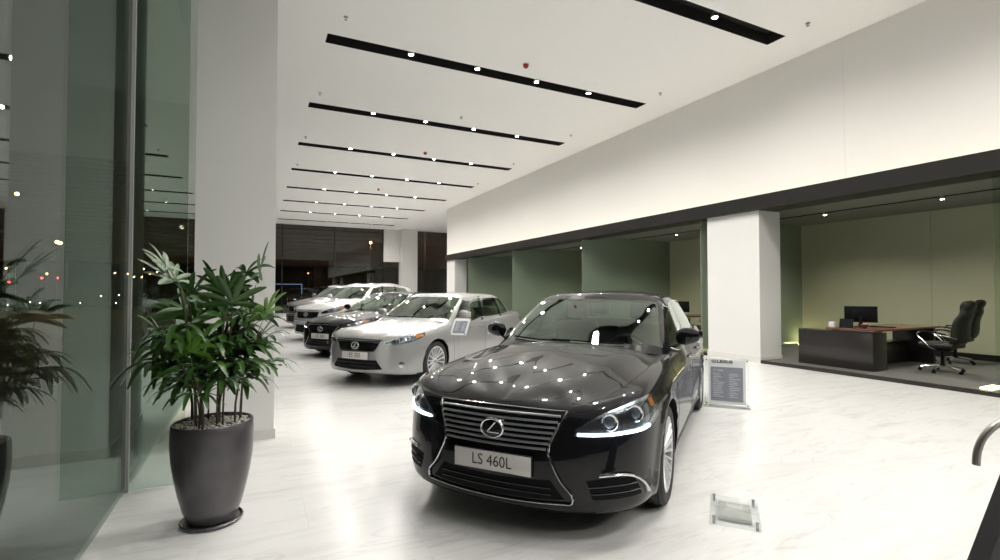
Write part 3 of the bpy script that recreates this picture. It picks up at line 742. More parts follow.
        MB().box(mxx - .036, mxx - .026, *sorted((s * (.90 * Wk + .02), s * (.90 * Wk + .18))), mz + .005, mz + .11, bev=.004).build('mirror_glass', M_chrome, mo)
    # wheels
    for wx in (0, -WB):
        for s in (-1, 1):
            wt = make_wheel(R, .235, cfg.get('nsp', 10), cfg.get('wstyle', 'double'), root, wx, s, cfg.get('rimmat', M_rim))
            wt.location.y = s * (.925 * Wk - .1175)
    # interior
    sm = cfg.get('seat', M_seat); dz = lift * .9 + (Hk - 1) * .55
    for y in (-.37, .37):
        o = seat_mb(fx(-1.62 + cab), y, .5, zs=dz).build('seat', sm, root, angle=50)
    seat_mb(fx(-2.62), 0, 1.26, True, zs=dz).build('rear_bench', sm, root, angle=50)
    ds = MB(); 
    dprof = [(fx(-.90 + cab), .97), (fx(-1.0 + cab), .985), (fx(-1.12 + cab), .955), (fx(-1.17 + cab), .88), (fx(-1.1 + cab), .70), (fx(-.95 + cab), .6), (fx(-.90 + cab), .6)]
    ys = [-.66, -.3, .1, .37, .66]; VV = [(a, y * Wk, Zf(b + (.03 if abs(y - .37) < .1 else 0))) for y in ys for a, b in dprof]; q = len(dprof)
    FFd = [(i * q + j, i * q + (j + 1) % q, (i + 1) * q + (j + 1) % q, (i + 1) * q + j) for i in range(len(ys) - 1) for j in range(q)] + [tuple(range(q)), tuple((len(ys) - 1) * q + j for j in range(q))[::-1]]
    ds.add(VV, FFd); ds.build('dashboard', M_dash, root, angle=50)
    sw = MB(); Mw = Matrix.Translation((fx(-1.27 + cab), .37, Zf(.90))) @ Matrix.Rotation(R_(-65), 4, 'Y')
    sw.tube([Mw @ Vector((.18 * math.cos(a), .18 * math.sin(a), 0)) for a in np.linspace(0, 2 * PI, 28, endpoint=False)], .014, 8, closed=True, up=(1, 0, 0))
    for a in (0, PI, -PI / 2): sw.tube([Mw @ Vector((0, 0, -.01)), Mw @ Vector((.175 * math.cos(a + PI / 2), .175 * math.sin(a + PI / 2), 0))], .014, 6)
    sw.lathe([(0, -.03), (.055, -.03), (.06, 0), (.04, .02), (0, .022)], 16, Mw); sw.tube([Mw @ Vector((0, 0, -.02)), Mw @ Vector((0, 0, -.14))], .03, 8)
    sw.build('steering_wheel', M_dash, root)
    rv = MB().box(fx(-1.42 + cab), fx(-1.40 + cab), -.11, .11, T[0, 2] - .10, T[0, 2] - .04, bev=.008); rv.build('rear_view_mirror', M_bplast, root)
    # wipers
    for (a, b) in ((.45, -.22), (-.02, -.62)):
        i0 = []
        for y, t in zip(np.linspace(a, b, 8), np.linspace(0, 1, 8)):
            j = min(range(Mg), key=lambda i: abs(Gg[i, 2, 1] - y) + (5 if seg[i] > 2 else 0)); p = Vector(Gg[j, 1]) * (1 - .55 * t * .35) + Vector(Gg[j, 3]) * (.55 * t * .35); i0.append(p + Vector((.012, 0, .012)))
        MB().tube(i0, .006, 6).build('wiper', M_bplast, root)
    # tail lights (simple wrap-around)
    for s in (-1, 1):
        tp = [(fx(a), b * s * sy, Zf(c)) for a, b, c in [(-3.72, .86, .93), (-3.98, .78, .94), (-4.15, .58, .94)]]
        bt = [(fx(a), b * s * sy, Zf(c)) for a, b, c in [(-3.80, .86, .83), (-3.99, .79, .79), (-4.17, .58, .78)]]
        patch('tail_light', tp, bt, mat('red_tail_lens', (.25, .01, .01), .15, coat=.6), root, .006, n=12, k=5)
    if suv:
        for s in (-1, 1):
            pts = [Vector(Tf_) + Vector((0, -s * .03, .035)) for Tf_ in smooth_line([T[3] * [1, s, 1], T[5] * [1, s, 1], T[7] * [1, s, 1], T[8] * [1, s, 1]], 14)]
            MB().tube(pts, .014, 8).build('roof_rail', M_chrome, root)
    return root

M_lensball = mat('projector_glass', (.10, .11, .13), .03, .3, coat=1)
M_rim = mat('silver_alloy', (.60, .60, .61), .3, .35)
M_slat = mat('bright_slat_metal', (.42, .43, .45), .3, .8)
LS_F = dict(grille=(.760, .540, .43, .345), slats=7, slatmat=M_slat, emblem=.655,
    frame=[([(-.445, .765), (-.41, .70), (-.365, .60), (-.355, .55), (-.385, .47), (-.45, .36), (-.500, .285), (-.495, .262), (-.45, .256)], .008, M_chrome),
           ([(-.455, .256), (-.3, .250), (-.1, .246), (.1, .246), (.3, .250), (.455, .256)], .008, M_chrome), ([(-.445, .766), (-.2, .768), (0, .770), (.2, .768), (.445, .766)], .006, M_chrome)],
    intake_top=[(-.375, .385), (-.2, .375), (0, .37), (.2, .375), (.375, .385)], intake_bot=[(-.465, .276), (-.25, .266), (0, .262), (.25, .266), (.465, .276)], plate=.452,
    hl_bot=[(.82, .475, .628), (.76, .60, .632), (.66, .72, .642), (.53, .83, .662), (.40, .90, .72)], hl_top=[(.80, .49, .665), (.77, .60, .735), (.70, .70, .785), (.57, .80, .825), (.40, .875, .852)],
    proj=[(.72, .655, .705, .046), (.60, .765, .742, .046)], drl=[(.81, .50, .640), (.74, .62, .638), (.66, .72, .646), (.56, .81, .660), (.52, .84, .672)],
    amb_top=[(.47, .86, .825), (.42, .89, .84)], amb_bot=[(.47, .87, .775), (.42, .90, .775)],
    si_top=[(.84, .56, .39), (.76, .68, .405), (.66, .78, .405)], si_bot=[(.84, .60, .285), (.76, .70, .285), (.60, .82, .285)], blade=[(.80, .62, .420), (.74, .70, .425), (.68, .765, .415), (.62, .815, .37), (.56, .85, .30), (.55, .855, .285)])
ES_F = dict(grille=(.735, .575, .46, .36), slats=6, slatmat=M_gblack, sr=.005, emblem=.66, es=.95,
    frame=[([(-.47, .742), (-.42, .66), (-.375, .58)], .008, M_dchrome), ([(-.47, .745), (-.2, .75), (0, .752), (.2, .75), (.47, .745)], .010, M_dchrome)],
    intake_top=[(-.41, .44), (-.2, .435), (0, .435), (.2, .435), (.41, .44)], intake_bot=[(-.54, .295), (-.25, .28), (0, .275), (.25, .28), (.54, .295)], plate=.50,
    hl_bot=[(.80, .50, .665), (.75, .60, .665), (.66, .70, .68), (.53, .82, .72), (.30, .90, .80)], hl_top=[(.80, .50, .70), (.76, .60, .74), (.69, .70, .782), (.55, .81, .825), (.28, .885, .86)],
    proj=[(.70, .66, .715, .034), (.60, .75, .745, .030)],
    amb_top=[(.50, .84, .815), (.34, .885, .835)], amb_bot=[(.50, .85, .765), (.34, .90, .79)], fog=(.70, .72, .37))
GS_F = dict(ES_F, drl=[(.79, .53, .668), (.74, .62, .672), (.68, .69, .680)], drl_r=.006, frame=[([(-.47, .742), (-.42, .66), (-.375, .58), (-.42, .42), (-.54, .26)], .008, M_dchrome), ([(-.47, .745), (-.2, .75), (0, .752), (.2, .75), (.47, .745)], .008, M_dchrome)], plate=.50)
RX_F = dict(ES_F, grille=(.735, .555, .47, .40), slats=5, slatmat=M_dchrome, emblem=.655, plate=.45,
    frame=[([(-.49, .742), (-.45, .66), (-.42, .56)], .009, M_chrome), ([(-.49, .745), (-.2, .755), (0, .757), (.2, .755), (.49, .745)], .009, M_chrome), ([(-.60, .50), (-.3, .49), (0, .487), (.3, .49), (.60, .50)], .022, M_dchrome)],
    intake_top=[(-.46, .40), (-.2, .395), (0, .395), (.2, .395), (.46, .40)], intake_bot=[(-.56, .24), (-.25, .23), (0, .225), (.25, .23), (.56, .24)],
    proj=[(.70, .66, .715, .040), (.60, .75, .745, .036)])
P_black = carpaint('black_car_paint', (.006, .0065, .008)); P_silver = carpaint('silver_white_pearl', (.31, .315, .312), .35, .3)
P_black2 = carpaint('graphite_black_paint', (.006, .006, .006)); P_white = carpaint('white_car_paint', (.52, .52, .51)); P_beige = carpaint('grey_beige_paint', (.17, .16, .155), .4, .3); P_dark = carpaint('dark_grey_paint', (.05, .05, .055), .3)
TH = R_(217.3)
build_car(dict(name='sedan_car', label='glossy black luxury sedan in the foreground with lit headlights and plate LS 460L', loc=(2.062, 3.345), th=R_(217.5), paint=P_black, style='LS', fascia=LS_F, plate='LS 460L', seat=M_seatd, handlemat=M_chrome))
build_car(dict(name='sedan_car', label='silver white sedan with plate ES 350 parked behind the foreground black sedan', chin=.05, loc=(2.12, 8.50), th=R_(217), paint=P_silver, style='ES', fascia=ES_F, plate='ES 350', fo=.95, wb=2.82, ro=1.13, w=1.83, h=1.45, R=.335, cab=.16, res=.5, nsp=8))
build_car(dict(name='sedan_car', label='smaller black sedan with a pale plate, parked between the silver sedan and the white suv', loc=(1.95, 12.15), th=R_(217), paint=P_black2, style='GS', fascia=GS_F, plate='GS 350', fo=.90, wb=2.85, ro=1.1, w=1.84, h=1.455, R=.34, res=.45, seat=M_seat, nsp=5, cab=.04))
build_car(dict(name='suv_car', label='white suv with a black grille behind the smaller black sedan', loc=(2.03, 16.3), th=R_(217), paint=P_white, style='RX', fascia=RX_F, fo=.95, wb=2.74, ro=1.08, w=1.885, h=1.76, R=.37, suv=True, lift=.06, res=.45, nsp=5, trimmat=M_gblack))
build_car(dict(name='suv_car', label='grey beige suv farthest back in the row, behind the white suv', loc=(2.05, 21.9), th=R_(217), paint=P_beige, style='RX', fascia=RX_F, fo=.92, wb=2.79, ro=1.15, w=1.885, h=1.76, R=.38, suv=True, lift=.06, res=.45, nsp=6, trimmat=M_gblack))
build_car(dict(name='suv_car', label='dark grey suv parked outside beyond the rear window', suv=True, lift=.08, loc=(2.9, 40.2), th=R_(200), paint=P_dark, style='GS', fascia=GS_F, fo=.90, wb=2.8, ro=1.1, w=1.84, h=1.85, R=.36, res=.45, nsp=5))

# ================================================================== POTTED PALM
rng = random.Random(7)
M_pot = mat('dark_pewter_glaze', (.10, .095, .10), .30, .45, noise=.35, nscale=5)
M_leaf = mat('palm_leaf_green', (.030, .085, .014), .33, noise=.45, nscale=4)
M_leaf2 = mat('young_palm_leaf_green', (.09, .21, .02), .45, noise=.3, nscale=5)
M_stem = mat('fibrous_palm_stem', (.075, .065, .035), .8, noise=.5, nscale=30)
M_peb = mat('white_pebbles', (.55, .53, .48), .6, noise=.3, nscale=20)
pl = thing('potted_palm', 'tall leafy lady palm in a dark rounded pot with white pebbles beside the glass wall', 'plant', (-.26, 3.74, 0))
MB().lathe([(0, 0), (.160, 0), (.178, .006), (.184, .020), (.178, .026), (.165, .012), (0, .012)], 40).build('saucer', M_pot, pl)
MB().lathe([(0, .014), (.128, .014), (.143, .03), (.170, .10), (.196, .20), (.218, .31), (.234, .42), (.241, .52), (.240, .60), (.236, .645), (.232, .652), (.224, .650), (.222, .635), (.224, .615), (.0, .61)], 48).build('pot', M_pot, pl, angle=50)
pb = MB()
for k in range(420):
    a, r = rng.random() * 2 * PI, .218 * math.sqrt(rng.random()); s = rng.uniform(.008, .015); M = Matrix.Translation((r * math.cos(a), r * math.sin(a), .618 + rng.random() * .022)) @ Matrix.Rotation(rng.random() * 6, 4, 'Z') @ Matrix.Rotation(rng.random(), 4, 'X') @ Matrix.Diagonal((s, s * .8, s * .55, 1))
    pb.lathe([(0, -1), (.7, -.7), (1, 0), (.7, .7), (0, 1)], 6, M)
o = pb.build('pebbles', M_peb, pl, angle=80); o['kind'] = 'stuff'
def frond(base, d, rise, plen, L, nl, parent, m, droop):
    """petiole from base heading d (unit xy), then a fan of leaflets"""
    b = MB(); base = Vector(base); d3 = Vector((d[0], d[1], 0)).normalized()
    tip = base + d3 * plen * math.cos(rise) + Vector((0, 0, plen * math.sin(rise))); mid = (base + tip) / 2 + Vector((0, 0, plen * .10))
    pts = smooth_line([base, mid, tip], 6); b.tube(pts, [.0035, .003, .003, .0026, .0025, .0022], 5)
    fwd = (tip - mid).normalized(); side = fwd.cross(Vector((0, 0, 1))).normalized(); upv = side.cross(fwd).normalized()
    for k in range(nl):
        a = (k / (nl - 1) - .5) * R_(205) + rng.uniform(-.08, .08); ll = L * (1 - .28 * abs(a) / 1.8) * rng.uniform(.88, 1.1)
        dirv = (fwd * math.cos(a) + side * math.sin(a) + upv * rng.uniform(.05, .22)).normalized(); wv = dirv.cross(upv).normalized(); nv = wv.cross(dirv).normalized()
        W = rng.uniform(.017, .024) * (L / .25) ** .5; n = 7; V = []
        for i in range(n):
            t = i / (n - 1); c = tip + dirv * ll * t + Vector((0, 0, -droop * ll * t * t * t * 1.2)); 
            wd = W * [.18, .62, .92, 1.0, .95, .75, .28][i]
            V += [c - wv * wd + nv * wd * .35, c, c + wv * wd + nv * wd * .35]
        F = []
        for i in range(n - 1):
            for j in range(2): F.append((i * 3 + j, i * 3 + j + 1, i * 3 + 4 + j, i * 3 + 3 + j))
        b.add(V, F)
    return b.build('frond', m, parent, angle=60)
nfr = 0; LIGHT_FR = ((0, 3), (4, 5), (14, 5), (2, 4), (10, 4), (12, 5))
for k in range(15):
    a = 2 * PI * k / 15 * 2.4 + .4; r = .04 + .145 * ((k * 7) % 15) / 15.; x0, y0 = r * math.cos(a), r * math.sin(a)
    H = [1.02, 1.35, 1.15, 1.52, 1.0, 1.30, 1.47, 1.08, 1.22, 1.42, 1.05, 1.36, 1.18, 1.50, 1.0][k]
    lean = (.05 if H > 1.25 else .12) + .06 * rng.random(); top = (x0 + lean * math.cos(a) * 1.0, y0 + lean * math.sin(a) * .7, H)
    pts = smooth_line([(x0, y0, .575), (x0 * 1.05, y0 * 1.05, .8), top], 8); rr = rng.uniform(.0045, .0075)
    MB().tube(pts, [rr * (1.1 + .15 * (i % 2)) for i in range(8)], 7).build('stem', M_stem, pl)
    nf = 6
    for q in range(nf):
        if nfr >= 96: break
        f = .50 + .50 * (q + 1) / nf; i = min(7, int(f * 7)); p = Vector(pts[i]); ang = a + q * 2.4 + rng.uniform(-.4, .4); topmost = q >= nf - 2
        rise = R_(rng.uniform(48, 80)) if topmost else R_(rng.uniform(5, 42))
        frond(p, (math.cos(ang), math.sin(ang)), rise, rng.uniform(.11, .19), rng.uniform(.21, .28) if H > 1.2 else rng.uniform(.20, .27), rng.choice([5, 6, 7, 8]), pl, M_leaf2 if (k, q) in LIGHT_FR else M_leaf, rng.uniform(.05, .3) if topmost else rng.uniform(.2, .6)); nfr += 1

# ================================================================== OFFICE FURNITURE
M_deskb = mat('black_brown_desk_panel', (.018, .016, .015), .3, coat=.3)
M_wood = mat('red_brown_wood_top', (.11, .045, .022), .3, coat=.4, noise=.3, nscale=12)
M_leath = mat('black_leather', (.012, .012, .010), .45, spec=.3)
def make_desk(loc, rz, label, grp=None):
    d = thing('office_desk', label, 'desk', loc, rz, grp)
    # local x: along the return (towards the back wall), local y: along the front cabinet
    box_obj('cabinet', 0, .46, 0, 1.34, .0, .68, M_deskb, d, bev=.004)
    box_obj('glass_top', .0, .46, .70, 1.345, .681, .692, mat('dark_glass_top', (.05, .055, .045), .05, coat=1), d, bev=.002)
    box_obj('desktop', -.01, 2.35, -.04, .80, .71, .745, M_wood, d, bev=.004)
    box_obj('support_rail', .03, .40, .04, .70, .681, .71, M_deskb, d)
    box_obj('end_panel', 2.22, 2.30, .04, .74, 0, .71, M_deskb, d, bev=.003)
    box_obj('low_drawer_unit', 1.1, 2.2, .45, .76, 0, .42, M_deskb, d, bev=.004)
    return d
def make_chair(loc, rz, label, grp='black leather office chairs'):
    c = thing('office_chair', label, 'chair', loc, rz, grp)
    for k in range(5):
        a = 2 * PI * k / 5 + .3; ca, sa = math.cos(a), math.sin(a)
        lg = MB().tube([(.03 * ca, .03 * sa, .115), (.16 * ca, .16 * sa, .105), (.31 * ca, .31 * sa, .075)], [.022, .019, .014], 8, r2=[.016, .014, .011]).build('base_leg', M_chrome, c)
        cs = MB(); x, y = .31 * ca, .31 * sa
        for dd in (-.012, .012):
            Mx = Matrix.Translation((x - sa * dd, y + ca * dd, .029)) @ Matrix.Rotation(a, 4, 'Z') @ Matrix.Rotation(PI / 2, 4, 'X')
            cs.lathe([(0, -.009), (.026, -.009), (.029, 0), (.026, .009), (0, .009)], 14, Mx)
        cs.tube([(x, y, .03), (x, y, .075)], .010, 6); cs.build('caster', M_bplast, lg)
    MB().lathe([(0, .10), (.045, .10), (.045, .14), (.028, .15), (.028, .28), (.018, .285), (.018, .40), (0, .40)], 16).build('gas_lift', M_bplast, c)
    box_obj('tilt_mechanism', -.14, .12, -.09, .09, .38, .425, M_bplast, c, bev=.01)
    s = MB().box(-.24, .27, -.265, .265, .43, .535, bev=.045); s.build('seat', M_leath, c, angle=60)
    prof = [(-.20, .50), (-.265, .58), (-.285, .70), (-.30, .84), (-.34, .97), (-.375, 1.05), (-.375, 1.12), (-.40, 1.21), (-.43, 1.27)]
    P = smooth_line([(x, 0, z) for x, z in prof], 28)
    wds = np.interp(np.linspace(0, 1, 28), [0, .08, .3, .55, .72, .80, .9, .97, 1], [.17, .24, .265, .25, .20, .165, .18, .17, .10])
    ths = np.interp(np.linspace(0, 1, 28), [0, .08, .3, .55, .72, .79, .88, .97, 1], [.03, .055, .065, .055, .045, .040, .065, .05, .015])
    bk = MB(); n = 20; V = []
    for i, p in enumerate(P):
        t = Vector(P[min(i + 1, 27)] - P[max(i - 1, 0)]).normalized(); nn = Vector((t.z, 0, -t.x))
        for j in range(n):
            a = 2 * PI * j / n; ca, sa = math.cos(a), math.sin(a); e = .55
            V.append(Vector(p) + Vector((0, 1, 0)) * wds[i] * math.copysign(abs(ca) ** e, ca) + nn * ths[i] * math.copysign(abs(sa) ** .8, sa) + Vector((.05 * (abs(ca) ** 2), 0, 0)))
    F = [(i * n + j, i * n + (j + 1) % n, (i + 1) * n + (j + 1) % n, (i + 1) * n + j) for i in range(27) for j in range(n)] + [tuple(range(n))[::-1], tuple(27 * n + j for j in range(n))]
    bk.add(V, F).build('backrest', M_leath, c, angle=60)
    for s_ in (-1, 1):
        y = s_ * .30
        ar = MB().tube(smooth_line([(.02, s_ * .20, .42), (.06, s_ * .27, .44), (.17, y, .58), (.245, y, .685), (.20, y, .715), (.0, y, .70), (-.20, y, .655), (-.30, s_ * .25, .62)], 30), .016, 8, r2=.011).build('armrest', M_chrome, c)
        MB().tube(smooth_line([(.215, y, .727), (.05, y, .724), (-.16, y, .685)], 10), .026, 8, r2=.012).build('arm_pad', M_bplast, ar)
    return c
make_desk((9.82, 4.92, PZ), 0, 'dark desk with a red-brown wooden top standing at the front of the right hand office')
face = R_(90)
ch = make_chair((10.95, 4.38, PZ), face, 'black leather office chair with chrome arms, the nearer of the two')
c2 = copy_tree(ch); c2.location = (12.56, 4.82, PZ); c2.rotation_euler.z = face + .12; c2['label'] = 'black leather high back office chair half hidden behind the nearer one'
def make_monitor(loc, rz, label):
    t = thing('computer_monitor', label, 'monitor', loc, rz, 'office monitors')
    M = Matrix.Translation((0, 0, .25)) @ Matrix.Rotation(R_(-6), 4, 'Y')
    MB().box(-.018, .018, -.26, .26, -.155, .155, M=M, bev=.006).build('screen', M_bplast, t)
    MB().box(-.035, -.012, -.12, .12, -.10, .08, M=M, bev=.008).build('rear_housing', M_bplast, t)
    MB().box(-.05, -.02, -.03, .03, .0, .22, bev=.006).build('neck', M_bplast, t); MB().lathe([(0, 0), (.11, 0), (.11, .010), (0, .014)], 24).build('foot', M_bplast, t)
    return t
mo = make_monitor((10.42, 5.42, PZ + .745), R_(25), 'black computer monitor seen on the wooden desk top')
sc = thing('desk_phone', 'black tilted desk phone left of the monitor on the wooden desk top', 'phone', (10.05, 5.48, PZ + .745), R_(200))
MB().box(-.10, .10, -.10, .10, 0, .025, bev=.006).build('phone_base', M_bplast, sc)
MB().box(-.010, .010, -.11, .11, 0, .17, M=Matrix.Translation((.03, 0, .02)) @ Matrix.Rotation(R_(-32), 4, 'Y'), bev=.004).build('phone_display', M_bplast, sc)
MB().tube([(-.06, -.09, .045), (-.06, 0, .06), (-.06, .09, .045)], .018, 8).build('handset', M_bplast, sc)
bw = thing('candy_bowl', 'small dark bowl with red sweets in front of the monitor', 'bowl', (10.08, 5.20, PZ + .745))
MB().lathe([(0, 0), (.035, 0), (.04, .01), (.075, .045), (.085, .075), (.080, .075), (.068, .045), (0, .02)], 24).build('bowl', mat('dark_bowl', (.05, .02, .02), .15, coat=.5), bw)
sw_ = MB()
for k in range(16):
    a, r = rng.random() * 6.28, rng.random() * .05; sw_.lathe([(0, -.012), (.011, -.006), (.013, 0), (.010, .008), (0, .012)], 8, Matrix.Translation((r * math.cos(a), r * math.sin(a), .062 + rng.random() * .015)))
o = sw_.build('red_sweets', mat('red_wrap', (.45, .03, .03), .3), bw, angle=80); o['kind'] = 'stuff'
cb_ = thing('card_holder', 'small white upright card box on the left end of the desk', 'box', (9.99, 5.70, PZ + .7455), R_(10))
box_obj('holder_body', -.04, .04, -.05, .05, 0, .10, mat('white_card', (.7, .7, .7), .4), cb_, bev=.004); box_obj('holder_card', -.046, -.041, -.042, .042, .008, .094, mat('pale_card', (.6, .6, .62), .5), cb_)
kb = thing('keyboard', 'flat black keyboard to the right of the monitor', 'keyboard', (10.75, 5.22, PZ + .745), R_(10))
box_obj('keyboard_body', -.08, .08, -.2, .2, 0, .016, M_bplast, kb, bev=.004); kk = MB()
for i in range(5):
    for j in range(14): kk.box(-.068 + i * .028, -.045 + i * .028, -.187 + j * .027, -.165 + j * .027, .016, .021)
kk.build('keys', mat('dark_keys', (.03, .03, .03), .5), kb)
# the offices farther down, seen past the black car's roof
for (dx, dy, cx, cy, l1, l2, l3) in [(10.3, 9.9, 11.25, 9.55, 'dark desk in the office just behind the white column', 'office chair with chrome arms just left of the big white column', 'dark monitor just left of the white column'),
                                 (10.6, 18.6, 11.4, 18.45, 'dark desk in the office behind the silver sedan', 'office chair in the office behind the silver sedan', 'dark monitor beyond the tail of the silver sedan')]:
    make_desk((dx, dy, PZ), 0, l1); cc = copy_tree(ch); cc.location = (cx if dy < 15 else 12.2, cy if dy < 15 else 18.2 + .4, PZ); cc.rotation_euler.z = face + .9; cc['label'] = l2
    mm = copy_tree(mo); mm.location = (dx + .55, dy + .45, PZ + .745); mm['label'] = l3
    if dy < 15: cc.location = (10.55, 9.0, PZ)
    else: cc.location = (11.2, 20.6, PZ); mm.location = (dx + .3, dy + .3, PZ + .745)

# ================================================================== INFORMATION STANDS
M_panel = mat('slate_blue_print', (.20, .21, .26), .4); M_wprint = mat('white_print', (.6, .6, .62), .5); M_bolt = M_dchrome
def info_stand(loc, rz, label, w, h, z0, tilt, title, logo):
    t = thing('info_stand', label, 'sign', loc, rz)
    # faces local -y ; upright clear sheet with a printed panel sandwiched
    T_ = Matrix.Translation((0, 0, z0)) @ Matrix.Rotation(tilt, 4, 'X')
    MB().box(-w / 2, w / 2, -.004, .004, 0, h, M=T_, bev=.0015).build('acrylic_sheet', M_acryl, t)
    MB().box(-w / 2, w / 2, .012, .018, 0, h, M=T_, bev=.0015).build('acrylic_back', M_acryl, t)
    pw, ph = w * .72, h * .70; pz0 = h * .11
    p = MB().box(-pw / 2, pw / 2, .006, .010, pz0, pz0 + ph, M=T_).build('printed_panel', M_panel, t)
    MB().box(-pw / 2 - .03, pw / 2 + .03, .0105, .0115, pz0 - .03, h * .97, M=T_).build('white_backing', mat('white_backing', (.72, .73, .74), .5), t)
    lines = MB(); rr = random.Random(3); zz = pz0 + ph * .80
    while zz > pz0 + .04:
        for c in (-1, 0): 
            l = rr.uniform(.35, .9) * pw * .40; x0 = -pw / 2 + .03 + (c + 1) * pw * .5; lines.box(x0, x0 + l, .0045, .0058, zz, zz + ph * .014, M=T_)
        zz -= ph * .052
    lines.build('small_print', M_wprint, p)
    B = T_ @ Matrix(((1, 0, 0, 0), (0, 0, -1, .0045), (0, 1, 0, 0), (0, 0, 0, 1)))
    text_mesh('panel_title', title, .040 * w / .53, M_wprint, p, B @ Matrix.Translation((-pw / 2 + .03, pz0 + ph * .90, 0)), align='LEFT')
    if logo:
        text_mesh('brand_name', 'LEXUS', .050, M_ink, t, B @ Matrix.Translation((-.02, h * .92, 0)), align='LEFT' if False else 'CENTER', sx=1.3, offset=.0016)
        e = MB(); cx, cz = -.15, h * .92
        e.tube([T_ @ Vector((cx + .024 * math.cos(a), 0.0, cz + .018 * math.sin(a))) for a in np.linspace(0, 2 * PI, 24, endpoint=False)], .003, 6, closed=True, up=(0, 1, 0))
        e.tube([T_ @ Vector(q) for q in ((cx + .008, 0, cz + .012), (cx - .010, 0, cz - .008), (cx + .014, 0, cz - .008))], .0025, 6, up=(0, 1, 0)); e.build('brand_mark', M_ink, t)
    for sx_ in (-1, 1):
        for z in (h * .05, h * .95):
            MB().lathe([(0, -.012), (.009, -.012), (.009, .024), (0, .024)], 12, T_ @ Matrix.Translation((sx_ * (w / 2 - .025), 0, z)) @ Matrix.Rotation(-PI / 2, 4, 'X')).build('spacer_bolt', M_bolt, t)
    if z0 > .05:
        MB().box(-.012 + w * 0, .012, .020, .030, .012, z0 + h * .5, bev=.002).build('post', M_acryl, t)
        MB().box(-w * .4, w * .4, -.12, .16, 0, .012, bev=.003).build('base_plate', M_acryl, t)
    else: MB().box(-w / 2 - .01, w / 2 + .01, -.05, .12, 0, .010, bev=.003).build('base_plate', M_acryl, t)
    return t
info_stand((5.42, 4.40, .0), math.atan2(-.42, .34) , 'clear acrylic sign with slate data panel on the floor by the black sedan', .53, .62, .012, R_(-6), 'LS 460L', True)
info_stand((2.78, 7.15, 0), R_(-48), 'clear acrylic sign on a thin post beside the front door of the silver sedan', .30, .32, .82, R_(-36), 'ES 350', False)
fp = thing('floor_plinth', 'low clear acrylic plinth with four metal bolts on the floor', 'display base', (2.875, 2.285, 0), math.atan2(-.19, .16))
MB().box(-.15, .15, -.21, .21, .004, .012, bev=.002).build('lower_plate', M_acryl, fp); MB().box(-.15, .15, -.21, .21, .032, .040, bev=.002).build('upper_plate', M_acryl, fp)
MB().box(-.10, .10, -.13, .13, .012, .032, bev=.002).build('insert_block', glass_mat('milky_acrylic', (.85, .86, .85), .02, 0, .5, haze=.3, hazecol=(.85, .85, .82)), fp)
for sx_ in (-1, 1):
    for s2 in (-1, 1): MB().lathe([(0, .0), (.009, .0), (.009, .044), (.011, .045), (.011, .050), (0, .050)], 12, Matrix.Translation((sx_ * .125, s2 * .185, 0))).build('bolt', M_bolt, fp)

# dark slanted stand with a curved metal handle, cut by the right edge of the picture
ks = thing('slanted_stand', 'dark slanted stand with a curved metal handle at the bottom right corner', 'stand', (2.077, .677, 0), R_(-26.2))
sk_ = MB(); zs = [.012, 1.04]; xs = [.034 - .41 * (.905 - z) for z in zs]
V = [(xs[i] + dx, dy, zs[i]) for i in (0, 1) for dx in (0, .42) for dy in (0, .06)]
sk_.add(V, [(0, 1, 3, 2), (4, 6, 7, 5), (0, 4, 5, 1), (2, 3, 7, 6), (0, 2, 6, 4), (1, 5, 7, 3)]); sk_.build('panel', mat('charcoal_panel', (.022, .022, .025), .45), ks)
box_obj('foot_plate', -.42, .12, -.14, .22, 0, .012, M_bplast, ks, bev=.003)
MB().tube(smooth_line([(-.0765, .02, .957), (-.070, .02, 1.003), (-.046, .02, 1.05), (0, .02, 1.087), (.08, .02, 1.11), (.16, .02, 1.095), (.19, .02, 1.03)], 26), .0105, 10, up=(0, 1, 0)).build('handle', mat('grey_brass_tube', (.38, .36, .32), .35, .8), ks)

# ================================================================== OUTSIDE AT NIGHT
M_bld = mat('brown_louvred_cladding', (.085, .062, .048), .6, noise=.2); M_bld2 = mat('dark_concrete', (.05, .045, .04), .8, noise=.2)
b_ = thing('office_building', 'dark brown louvred building across the forecourt beyond the rear window', 'building', (0, 62, -.14))
lv = MB(); lv.box(-30, 40, 0, 14, 4.6, 15)
for k in range(26): lv.box(-30, 40, -.35, 0, 4.7 + k * .40, 4.7 + k * .40 + .20)
lv.build('louvred_wall', M_bld, b_)
for x in range(-24, 40, 6): box_obj('column', x, x + .8, .5, 1.3, 0, 4.6, M_bld2, b_)
box_obj('recessed_wall', -30, 40, 5, 6, 0, 4.6, mat('dim_lobby_wall', (.03, .026, .022), .7), b_)
sg = MB(); 
for a in [(-5, 4.6, 2.4, 2.5), (4.5, 4.6, .9, 2.5)]: sg.box(a[0], a[1], .3, .4, a[2], a[3])
sg.build('lit_doorway_frame', emis('cool_neon', (.35, .6, 1), .5), b_)
M_sod = emis('sodium_lamp', (1, .42, .12), 60); M_redl = emis('red_signal', (1, .05, .03), 12); M_whl = emis('white_head_light', (1, .95, .85), 14)
Rv, Uv = Vector((math.cos(R_(26.2)), -math.sin(R_(26.2)), 0)), Vector((0, 0, 1)); Fv = Vector((math.sin(R_(26.2)), math.cos(R_(26.2)), .0227))
def street(name, x, y, z, mt, r, label, cat, grp):
    t = thing(name, label, cat, (x, y, -.14), group=grp)
    MB().tube([(0, 0, 0), (0, 0, z + .14)], .05 if r > .1 else .03, 8).build('pole', M_bld2, t)
    MB().lathe([(0, -r)] + [(r * math.cos(a), r * math.sin(a)) for a in np.linspace(-1.2, 1.2, 7)] + [(0, r)], 12, Matrix.Translation((0, 0, z + .14))).build('lamp_globe', mt, t)
